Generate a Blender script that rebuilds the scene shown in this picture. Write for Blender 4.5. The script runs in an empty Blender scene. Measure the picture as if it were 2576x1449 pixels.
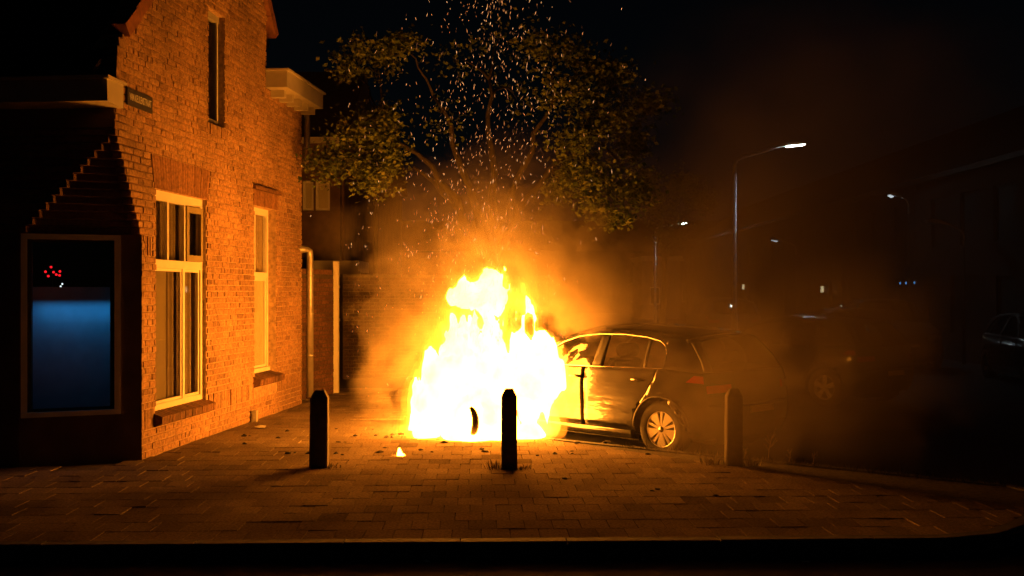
import bpy, bmesh, math, random
import numpy as np
from mathutils import Vector, Matrix
random.seed(7); rng = np.random.default_rng(7)
R = math.radians
sc = bpy.context.scene
COL = sc.collection

# ------------------------------------------------------------------ camera
FPX, HOR, CH = 2700.0, 735.0, 1.74          # focal (px of a 2576 px wide frame), horizon row, eye height
cam_d = bpy.data.cameras.new('camera'); cam = bpy.data.objects.new('camera', cam_d); COL.objects.link(cam)
cam_d.sensor_width = 36.0; cam_d.lens = 36.0*FPX/2576
cam_d.shift_y = (HOR-724.5)/2576
cam_d.clip_start = 0.1; cam_d.clip_end = 1000
cam.location = (0, 0, CH); cam.rotation_euler = (R(90), 0, 0)
sc.camera = cam
def at(px, py, Y):                           # a place in the street from its bearing and distance
    return Vector(((px-1288)/FPX*Y, Y, CH-(py-HOR)/FPX*Y))

# ------------------------------------------------------------------ world (night)
W = bpy.data.worlds.new('World'); sc.world = W; W.use_nodes = True
wn = W.node_tree.nodes; wl = W.node_tree.links
sky = wn.new('ShaderNodeTexSky'); sky.sky_type = 'NISHITA'; sky.sun_disc = False
sky.sun_elevation = R(35); sky.sun_rotation = R(150)
bg = wn['Background']; wl.new(sky.outputs[0], bg.inputs[0]); bg.inputs[1].default_value = 0.00028
sc.view_settings.view_transform = 'Standard'; sc.view_settings.look = 'None'
sc.view_settings.exposure = 0.0; sc.view_settings.gamma = 1.0
cy = sc.cycles
cy.use_denoising = True; cy.max_bounces = 5; cy.diffuse_bounces = 2; cy.glossy_bounces = 2
cy.transmission_bounces = 2; cy.transparent_max_bounces = 96; cy.volume_bounces = 0
cy.sample_clamp_indirect = 4.0; cy.sample_clamp_direct = 0.0
cy.caustics_reflective = False; cy.caustics_refractive = False
cy.volume_max_steps = 256; cy.use_light_tree = False; cy.use_adaptive_sampling = True; cy.adaptive_threshold = .02

FIRE = (1.0, 0.46, 0.045)                    # colour of the blaze

# ------------------------------------------------------------------ materials
MATS = {}
def newmat(name):
    m = bpy.data.materials.new(name); m.use_nodes = True; MATS[name] = m
    nt = m.node_tree; b = nt.nodes['Principled BSDF']
    return m, nt, b
def nd(nt, typ, **kw):
    n = nt.nodes.new(typ)
    for k, v in kw.items():
        if k in n.inputs: n.inputs[k].default_value = v
        else: setattr(n, k, v)
    return n
def ramp(nt, fac, stops):
    r = nt.nodes.new('ShaderNodeValToRGB'); e = r.color_ramp.elements
    while len(e) < len(stops): e.new(0.5)
    for el, (p, c) in zip(e, stops):
        el.position = p; el.color = (*c, 1) if len(c) == 3 else c
    nt.links.new(fac, r.inputs[0]); return r
def plain(name, col, rough=0.6, metal=0.0, var=0.25, scale=8.0, bump=0.0, coat=0.0, spec=0.5):
    m, nt, b = newmat(name)
    tc = nd(nt, 'ShaderNodeTexCoord'); nz = nd(nt, 'ShaderNodeTexNoise', Scale=scale, Detail=5.0)
    nt.links.new(tc.outputs['Object'], nz.inputs['Vector'])
    lo = tuple(c*(1-var) for c in col); hi = tuple(min(1, c*(1+var)) for c in col)
    r = ramp(nt, nz.outputs[0], [(0.3, lo), (0.7, hi)])
    nt.links.new(r.outputs[0], b.inputs['Base Color'])
    b.inputs['Roughness'].default_value = rough; b.inputs['Metallic'].default_value = metal
    b.inputs['Coat Weight'].default_value = coat; b.inputs['Coat Roughness'].default_value = 0.03
    b.inputs['Specular IOR Level'].default_value = spec
    if bump:
        bp = nd(nt, 'ShaderNodeBump', Strength=bump, Distance=0.01)
        nt.links.new(nz.outputs[0], bp.inputs['Height']); nt.links.new(bp.outputs[0], b.inputs['Normal'])
    return m
def emis(name, col, strength, sample=True):
    m = bpy.data.materials.new(name); m.use_nodes = True; MATS[name] = m; nt = m.node_tree
    nt.nodes.remove(nt.nodes['Principled BSDF'])
    e = nd(nt, 'ShaderNodeEmission', Color=(*col, 1), Strength=strength)
    nt.links.new(e.outputs[0], nt.nodes['Material Output'].inputs[0])
    if not sample: m.cycles.emission_sampling = 'NONE'
    return m
def glass(name, tint, gloss=0.08, rough=0.02):
    m = bpy.data.materials.new(name); m.use_nodes = True; MATS[name] = m; nt = m.node_tree
    nt.nodes.remove(nt.nodes['Principled BSDF'])
    t = nd(nt, 'ShaderNodeBsdfTransparent', Color=(*tint, 1)); g = nd(nt, 'ShaderNodeBsdfGlossy', Roughness=rough)
    fr = nd(nt, 'ShaderNodeFresnel', IOR=1.5); gb = nd(nt, 'ShaderNodeNewGeometry'); io = nd(nt, 'ShaderNodeMath', operation='MULTIPLY_ADD'); io.inputs[1].default_value = -.83333; io.inputs[2].default_value = 1.5; nt.links.new(gb.outputs['Backfacing'], io.inputs[0]); nt.links.new(io.outputs[0], fr.inputs['IOR']); mx = nd(nt, 'ShaderNodeMixShader')
    ad = nd(nt, 'ShaderNodeMath', operation='ADD'); ad.use_clamp = True; ad.inputs[1].default_value = gloss
    nt.links.new(fr.outputs[0], ad.inputs[0]); nt.links.new(ad.outputs[0], mx.inputs[0])
    nt.links.new(t.outputs[0], mx.inputs[1]); nt.links.new(g.outputs[0], mx.inputs[2])
    nt.links.new(mx.outputs[0], nt.nodes['Material Output'].inputs[0])
    return m

def brickmat(name, stops, soot=0.35):
    """brick colour that differs from brick to brick, with flecks and fine relief"""
    m, nt, b = newmat(name); L = nt.links.new
    oi = nd(nt, 'ShaderNodeObjectInfo'); ge = nd(nt, 'ShaderNodeNewGeometry')
    a = nd(nt, 'ShaderNodeMath', operation='ADD'); L(oi.outputs['Random'], a.inputs[0]); L(ge.outputs['Random Per Island'], a.inputs[1])
    f = nd(nt, 'ShaderNodeMath', operation='FRACT'); L(a.outputs[0], f.inputs[0])
    r = ramp(nt, f.outputs[0], stops)
    n1 = nd(nt, 'ShaderNodeTexNoise', Scale=26.0 if name != 'paver' else 45.0, Detail=6.0, Roughness=0.65); L(ge.outputs['Position'], n1.inputs['Vector'])
    n2 = nd(nt, 'ShaderNodeTexNoise', Scale=0.9, Detail=3.0); L(ge.outputs['Position'], n2.inputs['Vector'])
    r1 = ramp(nt, n1.outputs[0], [(0.34, (0.50,)*3), (0.60, (1.12,)*3)])
    r2 = ramp(nt, n2.outputs[0], [(0.35, (1-soot,)*3), (0.65, (1.1,)*3)])
    m1 = nd(nt, 'ShaderNodeMix', data_type='RGBA', blend_type='MULTIPLY'); m1.inputs[0].default_value = 1
    m2 = nd(nt, 'ShaderNodeMix', data_type='RGBA', blend_type='MULTIPLY'); m2.inputs[0].default_value = 1
    L(r.outputs[0], m1.inputs[6]); L(r1.outputs[0], m1.inputs[7]); L(m1.outputs[2], m2.inputs[6]); L(r2.outputs[0], m2.inputs[7])
    L(m2.outputs[2], b.inputs['Base Color']); b.inputs['Roughness'].default_value = 0.85
    bp = nd(nt, 'ShaderNodeBump', Strength=0.2 if name != 'paver' else .10, Distance=0.006); L(n1.outputs[0], bp.inputs['Height']); L(bp.outputs[0], b.inputs['Normal'])
    return m
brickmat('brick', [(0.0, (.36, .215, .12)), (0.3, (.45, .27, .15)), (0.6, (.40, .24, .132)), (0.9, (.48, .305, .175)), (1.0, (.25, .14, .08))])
brickmat('red_brick', [(0.0, (.30, .15, .08)), (0.5, (.37, .19, .10)), (1.0, (.26, .125, .07))])
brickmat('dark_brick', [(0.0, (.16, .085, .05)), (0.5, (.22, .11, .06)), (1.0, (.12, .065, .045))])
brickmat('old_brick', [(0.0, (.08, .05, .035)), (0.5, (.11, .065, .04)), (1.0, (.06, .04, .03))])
brickmat('paver', [(0.0, (.27, .22, .165)), (0.35, (.335, .275, .20)), (0.7, (.30, .24, .175)), (0.9, (.38, .315, .235)), (1.0, (.19, .155, .115))], 0.3)
MATS['paver'].node_tree.nodes['Principled BSDF'].inputs['Specular IOR Level'].default_value = .2
PBSDF = lambda mn: MATS[mn].node_tree.nodes['Principled BSDF'].inputs
PBSDF('paver')['Specular IOR Level'].default_value = 0.0; PBSDF('paver')['Roughness'].default_value = 1.0
plain('mortar', (.40, .28, .18), .95, var=.35, scale=18, bump=.5)
plain('old_mortar', (.10, .08, .06), .95, var=.3, scale=18)
plain('joint_sand', (.10, .085, .065), .95, var=.5, scale=30, bump=.6)
plain('kerbstone', (.10, .10, .10), .85, var=.3, scale=12, bump=.5)
plain('asphalt', (.045, .045, .047), .8, var=.4, scale=60, bump=.6)
plain('white_paint', (.78, .76, .66), .45, var=.05, scale=5)
plain('grey_paint', (.36, .36, .32), .5, var=.12, scale=6)
plain('gutter_paint', (.42, .40, .33), .55, var=.1, scale=4)
plain('zinc', (.42, .40, .36), .42, metal=.55, var=.15, scale=7)
plain('roof_tile', (.055, .04, .035), .7, var=.3, scale=9)
plain('verge_tile', (.24, .10, .06), .7, var=.3, scale=14, bump=.3)
plain('sign_blue', (.05, .05, .07), .45, var=.1)
plain('sign_white', (.75, .75, .72), .5, var=.03)
plain('curtain', (.36, .30, .19), .9, var=.1, scale=3)
plain('blind', (.30, .26, .15), .9, var=.08, scale=3)
plain('net_curtain', (.80, .74, .50), .9, var=.05, scale=3)
plain('black_void', (.012, .011, .010), .9, var=.2)
plain('bark', (.020, .016, .012), .9, var=.4, scale=20, bump=.8)
plain('post_wood', (.045, .03, .02), .85, var=.45, scale=16, bump=.7)
plain('car_black', (.010, .010, .011), .28, var=.1, coat=1.0)
def wavy(mn, sc_, st):
    nt = MATS[mn].node_tree; b = nt.nodes['Principled BSDF']; ge = nd(nt, 'ShaderNodeTexCoord'); n = nd(nt, 'ShaderNodeTexNoise', Scale=sc_, Detail=3.0); bp = nd(nt, 'ShaderNodeBump', Strength=st, Distance=.02)
    mp = nd(nt, 'ShaderNodeMapping'); mp.inputs['Scale'].default_value = (.45, .45, 2.4); nt.links.new(ge.outputs['Object'], mp.inputs['Vector']); nt.links.new(mp.outputs[0], n.inputs['Vector']); nt.links.new(n.outputs[0], bp.inputs['Height']); nt.links.new(bp.outputs[0], b.inputs['Normal']); nt.links.new(bp.outputs[0], b.inputs['Coat Normal'])
wavy('car_black', 4.0, .55)
plain('car_grey', (.09, .09, .10), .35, metal=.4, var=.1, coat=1.0)
plain('car_silver', (.35, .35, .36), .35, metal=.6, var=.05, coat=1.0)
plain('car_blue', (.02, .03, .05), .3, var=.1, coat=1.0)
plain('rubber', (.018, .017, .016), .75, var=.3, scale=25, bump=.2)
plain('black_plastic', (.02, .02, .02), .6, var=.2)
plain('trim_metal', (.55, .53, .50), .22, metal=1.0, var=.05)
plain('rim_metal', (.86, .83, .78), .28, metal=.85, var=.06, scale=12)
plain('red_lens', (.55, .015, .012), .15, var=.1, coat=1.0)
plain('lamp_lens', (.55, .56, .58), .1, var=.1, coat=1.0)
plain('plate_yellow', (.62, .48, .06), .4, var=.06)
plain('dead_stalk', (.5, .40, .22), .85, var=.3, scale=10)
plain('charred', (.025, .02, .017), .9, var=.5, scale=30, bump=.8)
plain('paper_scrap', (.62, .68, .66), .8, var=.15, scale=20)
plain('lamp_steel', (.66, .68, .70), .4, metal=.5, var=.1)
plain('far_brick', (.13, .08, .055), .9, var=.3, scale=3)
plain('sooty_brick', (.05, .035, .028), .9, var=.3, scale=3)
plain('far_render', (.30, .27, .22), .9, var=.15, scale=2)
plain('shed_white', (.60, .62, .62), .7, var=.08)
plain('dull_pane', (.02, .02, .02), .55, var=.1)
plain('seat_cloth', (.05, .045, .04), .9, var=.3)
glass('window_glass', (.96, .96, .95), .02)
glass('frosted_glass', (.80, .84, .88), .02, .25)
glass('car_glass', (.55, .53, .50), .05)
emis('lamp_glow', (.78, .95, 1.0), 40.0)
emis('lamp_glow_far', (.85, .97, 1.0), 1.6, False)
emis('warm_window_glow', (1.0, .80, .42), 2.2, False)
emis('blue_signal_glow', (.12, .45, 1.0), 1.6, False)
emis('red_reflection_glow', (1.0, .012, .02), 1.4, False)  # glow of the imitated red reflections in the shop window
emis('white_reflection_glow', (.8, .95, 1.0), 1.6, False)  # glow of the imitated white reflections beside them

# leaves
m, nt, b = newmat('leaf')
ge = nd(nt, 'ShaderNodeNewGeometry')
r = ramp(nt, ge.outputs['Random Per Island'], [(0, (.065, .105, .02)), (.5, (.10, .14, .03)), (1, (.14, .155, .04))])
nt.links.new(r.outputs[0], b.inputs['Base Color']); b.inputs['Roughness'].default_value = .6
tl = nd(nt, 'ShaderNodeBsdfTranslucent'); nt.links.new(r.outputs[0], tl.inputs[0]); mx = nd(nt, 'ShaderNodeMixShader'); mx.inputs[0].default_value = .35
nt.links.new(b.outputs[0], mx.inputs[1]); nt.links.new(tl.outputs[0], mx.inputs[2]); nt.links.new(mx.outputs[0], nt.nodes['Material Output'].inputs[0])
m, nt, b = newmat('grass_blade')
ge = nd(nt, 'ShaderNodeNewGeometry')
r = ramp(nt, ge.outputs['Random Per Island'], [(0, (.07, .085, .02)), (.5, (.16, .13, .05)), (1, (.26, .20, .09))])
nt.links.new(r.outputs[0], b.inputs['Base Color']); b.inputs['Roughness'].default_value = .8

# ------------------------------------------------------------------ helpers
def tag(o, label=None, cat=None, group=None, kind=None):
    if label: o['label'] = label
    if cat: o['category'] = cat
    if group: o['group'] = group
    if kind: o['kind'] = kind
    return o
def empty(name, loc=(0, 0, 0), rz=0.0, parent=None):
    o = bpy.data.objects.new(name, None); COL.objects.link(o); o.location = loc; o.rotation_euler = (0, 0, rz)
    o.empty_display_size = .2
    if parent: o.parent = parent
    return o
class MB:
    def __init__(s): s.v = []; s.f = []
    def add(s, v, f):
        n = len(s.v); s.v += [tuple(p) for p in v]; s.f += [tuple(i+n for i in q) for q in f]; return s
    def box(s, a, b, j=0.0):
        (x0, y0, z0), (x1, y1, z1) = a, b
        v = [(x, y, z) for z in (z0, z1) for y in (y0, y1) for x in (x0, x1)]
        if j: v = [tuple(c+random.uniform(-j, j) for c in p) for p in v]
        return s.add(v, [(0, 2, 3, 1), (4, 5, 7, 6), (0, 1, 5, 4), (2, 6, 7, 3), (0, 4, 6, 2), (1, 3, 7, 5)])
    def prism(s, poly, z0, z1):
        n = len(poly); v = [(x, y, z0) for x, y in poly]+[(x, y, z1) for x, y in poly]
        return s.add(v, [tuple(range(n-1, -1, -1)), tuple(range(n, 2*n))]+[(i, (i+1) % n, n+(i+1) % n, n+i) for i in range(n)])
    def prism_xz(s, poly, y0, y1):
        n = len(poly); v = [(x, y0, z) for x, z in poly]+[(x, y1, z) for x, z in poly]
        return s.add(v, [tuple(range(n)), tuple(range(2*n-1, n-1, -1))]+[((i+1) % n, i, n+i, n+(i+1) % n) for i in range(n)])
    def tube(s, pts, rad, n=8, cap=True):
        pts = [Vector(p) for p in pts]; rad = rad if hasattr(rad, '__len__') else [rad]*len(pts)
        v = []; f = []; up = None
        for i, p in enumerate(pts):
            d = (pts[min(i+1, len(pts)-1)]-pts[max(i-1, 0)]).normalized()
            if up is None: up = d.orthogonal().normalized()
            up = (up-d*up.dot(d)); up = up.normalized() if up.length > 1e-6 else d.orthogonal().normalized()
            q = d.cross(up)
            for k in range(n):
                a = 2*math.pi*k/n; v.append(p+(up*math.cos(a)+q*math.sin(a))*rad[i])
        for i in range(len(pts)-1):
            for k in range(n):
                a, b2 = i*n+k, i*n+(k+1) % n; f.append((a, b2, b2+n, a+n))
        if cap: f += [tuple(range(n-1, -1, -1)), tuple(range((len(pts)-1)*n, len(pts)*n))]
        return s.add(v, f)
    def lathe_y(s, prof, n=40, c=(0, 0, 0)):          # profile (radius, y) turned about the y axis
        v = []; f = []; m_ = len(prof)
        for k in range(n):
            a = 2*math.pi*k/n
            for r_, y in prof: v.append((c[0]+r_*math.cos(a), c[1]+y, c[2]+r_*math.sin(a)))
        for k in range(n):
            for i in range(m_-1):
                a, b2 = k*m_+i, ((k+1) % n)*m_+i; f.append((a, a+1, b2+1, b2))
        return s.add(v, f)
    def build(s, name, mat, parent=None, smooth=False, fix=True, loc=None):
        me = bpy.data.meshes.new(name); me.from_pydata(s.v, [], s.f); me.update()
        if fix:
            bm = bmesh.new(); bm.from_mesh(me); bmesh.ops.recalc_face_normals(bm, faces=bm.faces); bm.to_mesh(me); bm.free()
        if smooth: me.polygons.foreach_set('use_smooth', [True]*len(me.polygons))
        me.materials.append(MATS[mat]); o = bpy.data.objects.new(name, me); COL.objects.link(o)
        if parent: o.parent = parent
        if loc is not None: o.location = loc
        return o
def mesh_obj(name, me, parent=None, loc=(0, 0, 0), rz=0):
    o = bpy.data.objects.new(name, me); COL.objects.link(o); o.location = loc; o.rotation_euler = (0, 0, rz)
    if parent: o.parent = parent
    return o
def copy_tree(o, parent=None):
    c = o.copy(); COL.objects.link(c); c.parent = parent
    for ch in list(o.children): copy_tree(ch, c)
    return c
def herm(xs, ys, x):                                   # smooth curve through points
    xs = np.asarray(xs, float); ys = np.asarray(ys, float)
    d = np.diff(ys)/np.diff(xs); m_ = np.empty_like(ys); m_[0] = d[0]; m_[-1] = d[-1]
    m_[1:-1] = np.where(d[:-1]*d[1:] > 0, 2*d[:-1]*d[1:]/(d[:-1]+d[1:]+1e-12), 0)
    x = min(max(x, xs[0]), xs[-1]); i = min(np.searchsorted(xs, x, 'right')-1, len(xs)-2)
    h = xs[i+1]-xs[i]; t = (x-xs[i])/h
    return float((2*t**3-3*t**2+1)*ys[i]+(t**3-2*t**2+t)*h*m_[i]+(-2*t**3+3*t**2)*ys[i+1]+(t**3-t**2)*h*m_[i+1])
def panel(poly, fmap, name, mat, parent, step=.07, thick=.015, flip=False):
    """a sheet cut to a 2-d outline and bent onto a surface"""
    bm = bmesh.new(); vs = [bm.verts.new((x, 0, z)) for x, z in poly]; bm.faces.new(vs)
    bmesh.ops.triangulate(bm, faces=bm.faces)
    xs = [p[0] for p in poly]; zs = [p[1] for p in poly]
    for lo, hi, ax in ((min(xs), max(xs), 0), (min(zs), max(zs), 2)):
        n = int((hi-lo)/step)
        for k in range(1, n+1):
            c = [0, 0, 0]; c[ax] = lo+(hi-lo)*k/(n+1); no = [0, 0, 0]; no[ax] = 1
            bmesh.ops.bisect_plane(bm, geom=bm.verts[:]+bm.edges[:]+bm.faces[:], plane_co=c, plane_no=no, dist=1e-5)
    bmesh.ops.remove_doubles(bm, verts=bm.verts, dist=1e-4)
    for v in bm.verts: v.co = fmap(v.co.x, v.co.z)
    if flip: bmesh.ops.reverse_faces(bm, faces=bm.faces)
    me = bpy.data.meshes.new(name); bm.to_mesh(me); bm.free()
    me.polygons.foreach_set('use_smooth', [True]*len(me.polygons))
    me.materials.append(MATS[mat]); o = bpy.data.objects.new(name, me); COL.objects.link(o); o.parent = parent
    if thick:
        s_ = o.modifiers.new('thickness', 'SOLIDIFY'); s_.thickness = thick; s_.offset = -1
    return o

# value-noise in numpy and a surface-net mesher, for the flames
def lattice_noise(p, seed):
    r_ = np.random.default_rng(seed); G = r_.random((64, 64, 64), dtype=np.float32)
    i = np.floor(p).astype(int); f = p-i; f = f*f*(3-2*f); i &= 63; j = (i+1) & 63
    x0, y0, z0 = i[..., 0], i[..., 1], i[..., 2]; x1, y1, z1 = j[..., 0], j[..., 1], j[..., 2]
    fx, fy, fz = f[..., 0], f[..., 1], f[..., 2]
    a = G[x0, y0, z0]*(1-fx)+G[x1, y0, z0]*fx; b2 = G[x0, y1, z0]*(1-fx)+G[x1, y1, z0]*fx
    c = G[x0, y0, z1]*(1-fx)+G[x1, y0, z1]*fx; d = G[x0, y1, z1]*(1-fx)+G[x1, y1, z1]*fx
    return ((a*(1-fy)+b2*fy)*(1-fz)+(c*(1-fy)+d*fy)*fz)*2-1
def fbm(p, seed, oct_=4):
    s = 0; a = .5; t = 0
    for k in range(oct_):
        s = s+a*lattice_noise(p*(2.03**k)+17.3*k, seed+k); t += a; a *= .55
    return s/t
def surface_net(F, org, h, iso):
    """quads round the places where field F crosses iso"""
    S = F > iso; nx, ny, nz = F.shape
    acc = np.zeros((nx-1, ny-1, nz-1, 3)); cnt = np.zeros((nx-1, ny-1, nz-1)); quads = []
    cross = []
    for ax in range(3):
        a = [slice(None)]*3; b2 = [slice(None)]*3; a[ax] = slice(0, -1); b2[ax] = slice(1, None)
        f0 = F[tuple(a)]; f1 = F[tuple(b2)]; c = S[tuple(a)] != S[tuple(b2)]
        t = np.where(c, (iso-f0)/np.where(c, f1-f0, 1), 0)
        idx = np.argwhere(c); pos = idx.astype(float); pos[:, ax] += t[c]
        cross.append((ax, idx, S[tuple(a)][c]))
        o1, o2 = [k for k in range(3) if k != ax]
        for d1 in (0, 1):
            for d2 in (0, 1):
                q = idx.copy(); q[:, o1] -= d1; q[:, o2] -= d2
                ok = (q >= 0).all(1) & (q < np.array(acc.shape[:3])).all(1); q2 = q[ok]
                np.add.at(acc, tuple(q2.T), pos[ok]); np.add.at(cnt, tuple(q2.T), 1)
    act = cnt > 0; ids = -np.ones(cnt.shape, int); ids[act] = np.arange(act.sum())
    verts = acc[act]/cnt[act][:, None]*h+np.array(org)
    for ax, idx, ins in cross:
        o1, o2 = [(1, 2), (2, 0), (0, 1)][ax]
        for q, i_ in zip(idx, ins):
            if q[o1] == 0 or q[o2] == 0 or q[o1] >= cnt.shape[o1] or q[o2] >= cnt.shape[o2]: continue
            r_ = []
            for d1, d2 in ((0, 0), (1, 0), (1, 1), (0, 1)):
                k = list(q); k[o1] -= d1; k[o2] -= d2; r_.append(int(ids[tuple(k)]))
            quads.append(r_ if i_ else r_[::-1])
    return verts, quads

# ------------------------------------------------------------------ road, pavement, kerb
ROAD = -0.11
MB().add([(-120, -40, ROAD), (120, -40, ROAD), (120, 200, ROAD), (-120, 200, ROAD)], [(0, 1, 2, 3)]).build('road', 'asphalt')['kind'] = 'structure'

KS = .03                                               # the near kerb runs nearly square to the view
front = [(-9.0, 7.46-9.0*KS), (3.0, 7.46+3.0*KS)]
corner = [(3.0, 7.55), (3.38, 7.62), (3.70, 7.83), (3.98, 8.16), (4.26, 8.50), (4.55, 8.86), (4.72, 9.25), (4.62, 9.66), (4.30, 9.98)]
side = [(4.30, 9.98), (.45, 12.86), (-1.35, 14.80)]
back = [(-1.35, 14.80), (.30, 30.8)]
pav = [front[0]]+corner+side[1:]+[back[1], (-2.4, 31.0), (-9.0, 31.0)]
tri = MB(); tri.add([(x, y, -.014) for x, y in pav], [tuple(range(len(pav)))])
pavement = tri.build('pavement', 'joint_sand'); pavement['kind'] = 'structure'
def clip(poly, a, b2):                                 # keep what lies left of a->b2
    out = []; ax, ay = a; dx, dy = b2[0]-ax, b2[1]-ay
    side_ = lambda p: dx*(p[1]-ay)-dy*(p[0]-ax)
    for i, p in enumerate(poly):
        q = poly[(i+1) % len(poly)]; s0, s1 = side_(p), side_(q)
        if s0 >= 0: out.append(p)
        if (s0 > 0) != (s1 > 0) and abs(s0-s1) > 1e-9:
            t = s0/(s0-s1); out.append((p[0]+(q[0]-p[0])*t, p[1]+(q[1]-p[1])*t))
    return out
def area(p): return abs(sum(p[i][0]*p[(i+1) % len(p)][1]-p[(i+1) % len(p)][0]*p[i][1] for i in range(len(p))))/2
def offset_line(a, b2, d):
    v = Vector((b2[0]-a[0], b2[1]-a[1])).normalized(); n = Vector((-v.y, v.x))*d
    return (a[0]+n.x, a[1]+n.y), (b2[0]+n.x, b2[1]+n.y)
KW = .13                                               # kerb width
pathA = [front[0]]+corner[:7]
linesA = [offset_line(pathA[i], pathA[i+1], KW+.006) for i in range(len(pathA)-1)]
linesA += [offset_line(*corner[6:8], KW+.006), offset_line(*corner[7:9], KW+.006), offset_line((4.30, 9.98), (.45, 12.86), KW+.006), offset_line((.45, 12.86), (-1.35, 14.8), KW+.006)]
HC = Vector((-3.84, 11.13)); HD = Vector((.1025, .9947)); HN = Vector((.9947, -.1025))   # house corner, along wall, out of wall
T = .30; TU = .21
tiles = []
tiles_far = []
uvec = Vector((1, KS)).normalized(); vvec = Vector((-KS, 1)).normalized()
o0 = Vector((0, 7.46))
for row in range(0, 40):
    off = .105 if row % 2 else 0.0
    off += random.uniform(-.012, .012)
    for c in range(-30, 26):
        g = random.uniform(.0014, .0034)
        x0, x1 = c*TU+off+g, (c+1)*TU+off-g; y0, y1 = KW+row*T+g, KW+(row+1)*T-g
        P = [o0+uvec*x+vvec*y for x, y in ((x0, y0), (x1, y0), (x1, y1), (x0, y1))]
        cen = sum(P, Vector((0, 0)))/4
        rel = cen-HC; s_ = rel.dot(HD); n_ = rel.dot(HN)
        if s_ > -.6 and n_ < -.1 or cen.y > 10.9+.1*(-3.9-cen.x) and cen.x < -3.9: continue
        if cen.x < -5.6: continue
        poly = [(p.x, p.y) for p in P]
        if cen.y < 14.65:
            for a, b2 in linesA:
                poly = clip(poly, a, b2)
                if len(poly) < 3: break
        else:
            poly = clip(poly, *offset_line(back[0], back[1], KW+.006))
        if len(poly) < 3 or area(poly) < .004: continue
        sx = (cen.x/cen.y*FPX+1288); sy = HOR+CH/cen.y*FPX
        key = cen.y if -60 < sx < 2640 and sy < 1480 else 99
        tiles.append((key, poly))
tiles.sort(key=lambda t: t[0])
farm = MB()
def slab(poly, c):
    tilt = (random.gauss(0, .007), random.gauss(0, .006)); dz = random.gauss(0, .0016)-(.005 if random.random() < .03 else 0)
    n = len(poly); v = []
    for (x, y) in poly: v.append((x-c.x, y-c.y, -.05))
    for (x, y) in poly: v.append((x-c.x, y-c.y, dz+tilt[0]*(x-c.x)+tilt[1]*(y-c.y)-.004))
    for (x, y) in poly: v.append(((x-c.x)*.982, (y-c.y)*.982, dz+tilt[0]*(x-c.x)+tilt[1]*(y-c.y)))
    f = [(i, (i+1) % n, n+(i+1) % n, n+i) for i in range(n)]+[(n+i, n+(i+1) % n, 2*n+(i+1) % n, 2*n+i) for i in range(n)]+[tuple(range(2*n, 3*n))]
    return v, f
for k, (key, poly) in enumerate(tiles):
    c = Vector((sum(p[0] for p in poly)/len(poly), sum(p[1] for p in poly)/len(poly)))
    v, f = slab(poly, c)
    if k < 300:
        MB().add(v, f).build('paving_tile', 'paver', pavement, fix=False, loc=(c.x, c.y, 0))
    else:
        farm.add([(x+c.x, y+c.y, z) for x, y, z in v], f)
farm.build('paving', 'paver', pavement, fix=False)['kind'] = 'stuff'

# kerb stones along the edge
kerb = tag(empty('kerb', (0, 7.46, ROAD)), kind='structure')
def resample(path, step):
    out = [Vector(path[0])]; acc = 0.0
    for a, b2 in zip(path, path[1:]):
        a, b2 = Vector(a), Vector(b2); L_ = (b2-a).length; d = step-acc
        while d < L_: out.append(a+(b2-a)*(d/L_)); d += step
        acc = (acc+L_) % step
    return out
def kerb_stone(a, b2):
    d = (b2-a).normalized(); n = Vector((-d.y, d.x)); g = d*.004
    prof = [(0, -.06), (0, .085), (.012, .106), (.03, .112), (KW, .112), (KW, -.06)]
    v = []
    for p in (a+g, b2-g):
        j = random.uniform(-.003, .003)
        v += [(p.x+n.x*u, p.y+n.y*u-7.46, w+j) for u, w in prof]
    m_ = len(prof)
    MB().add(v, [tuple(range(m_-1, -1, -1)), tuple(range(m_, 2*m_))]+[(i, (i+1) % m_, m_+(i+1) % m_, m_+i) for i in range(m_)]).build('kerb_stone', 'kerbstone', kerb)
pts = resample([(-5.2, 7.46-5.2*KS), (3.0, 7.55)], 1.03)
# stones meet where the photograph shows their joints
pts = [Vector((x, 7.46+x*KS)) for x in (-5.32, -4.28, -3.24, -2.2, -1.17, -.36, .385, 1.46, 2.55)]
pts += resample([(2.55, 7.5365)]+corner, .5)[1:]
pts += resample([pts[-1]]+side[1:], 1.0)[1:]
pts += resample([pts[-1], back[0], back[1]], 1.0)[1:9]
for a, b2 in zip(pts, pts[1:]): kerb_stone(a, b2)

# ------------------------------------------------------------------ corner house (local: x along the gable wall, y into the house)
CO = .073                                              # course height
house = tag(empty('corner_house', (HC.x, HC.y, 0), math.atan2(HD.y, HD.x)),
            'red brick corner house with steep gable, firelit side wall and cut-off corner', 'house')
CUT, CUTF, LEV = .583, 1.0, 14                         # cut along gable, along front, number of corbelled courses
K0, K1 = 32, 46
GW = 3.92; AW = 5.60                                   # end of gable, end of the rear wing
def gable_left(z): return -CUT if z < 4.16 else -CUT+(z-4.16)/.93
def gable_right(z):
    if z < 4.60: return AW
    return GW if z < 5.62 else 4.1-(z-5.45)/1.4+.0
OPEN = [(.347, 1.757, 6, 39), (3.44, 4.364, 8, 40), (1.81, 2.34, 52, 71)]
core = MB()
sb = sorted({0.01, .347, 1.757, 1.81, 2.34, 3.44, 4.364, GW, AW-.004}); zb_ = sorted({-.06, 6*CO, 39*CO, 8*CO, 40*CO, K1*CO, 52*CO, 4.59, 4.16, 71*CO})
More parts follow.
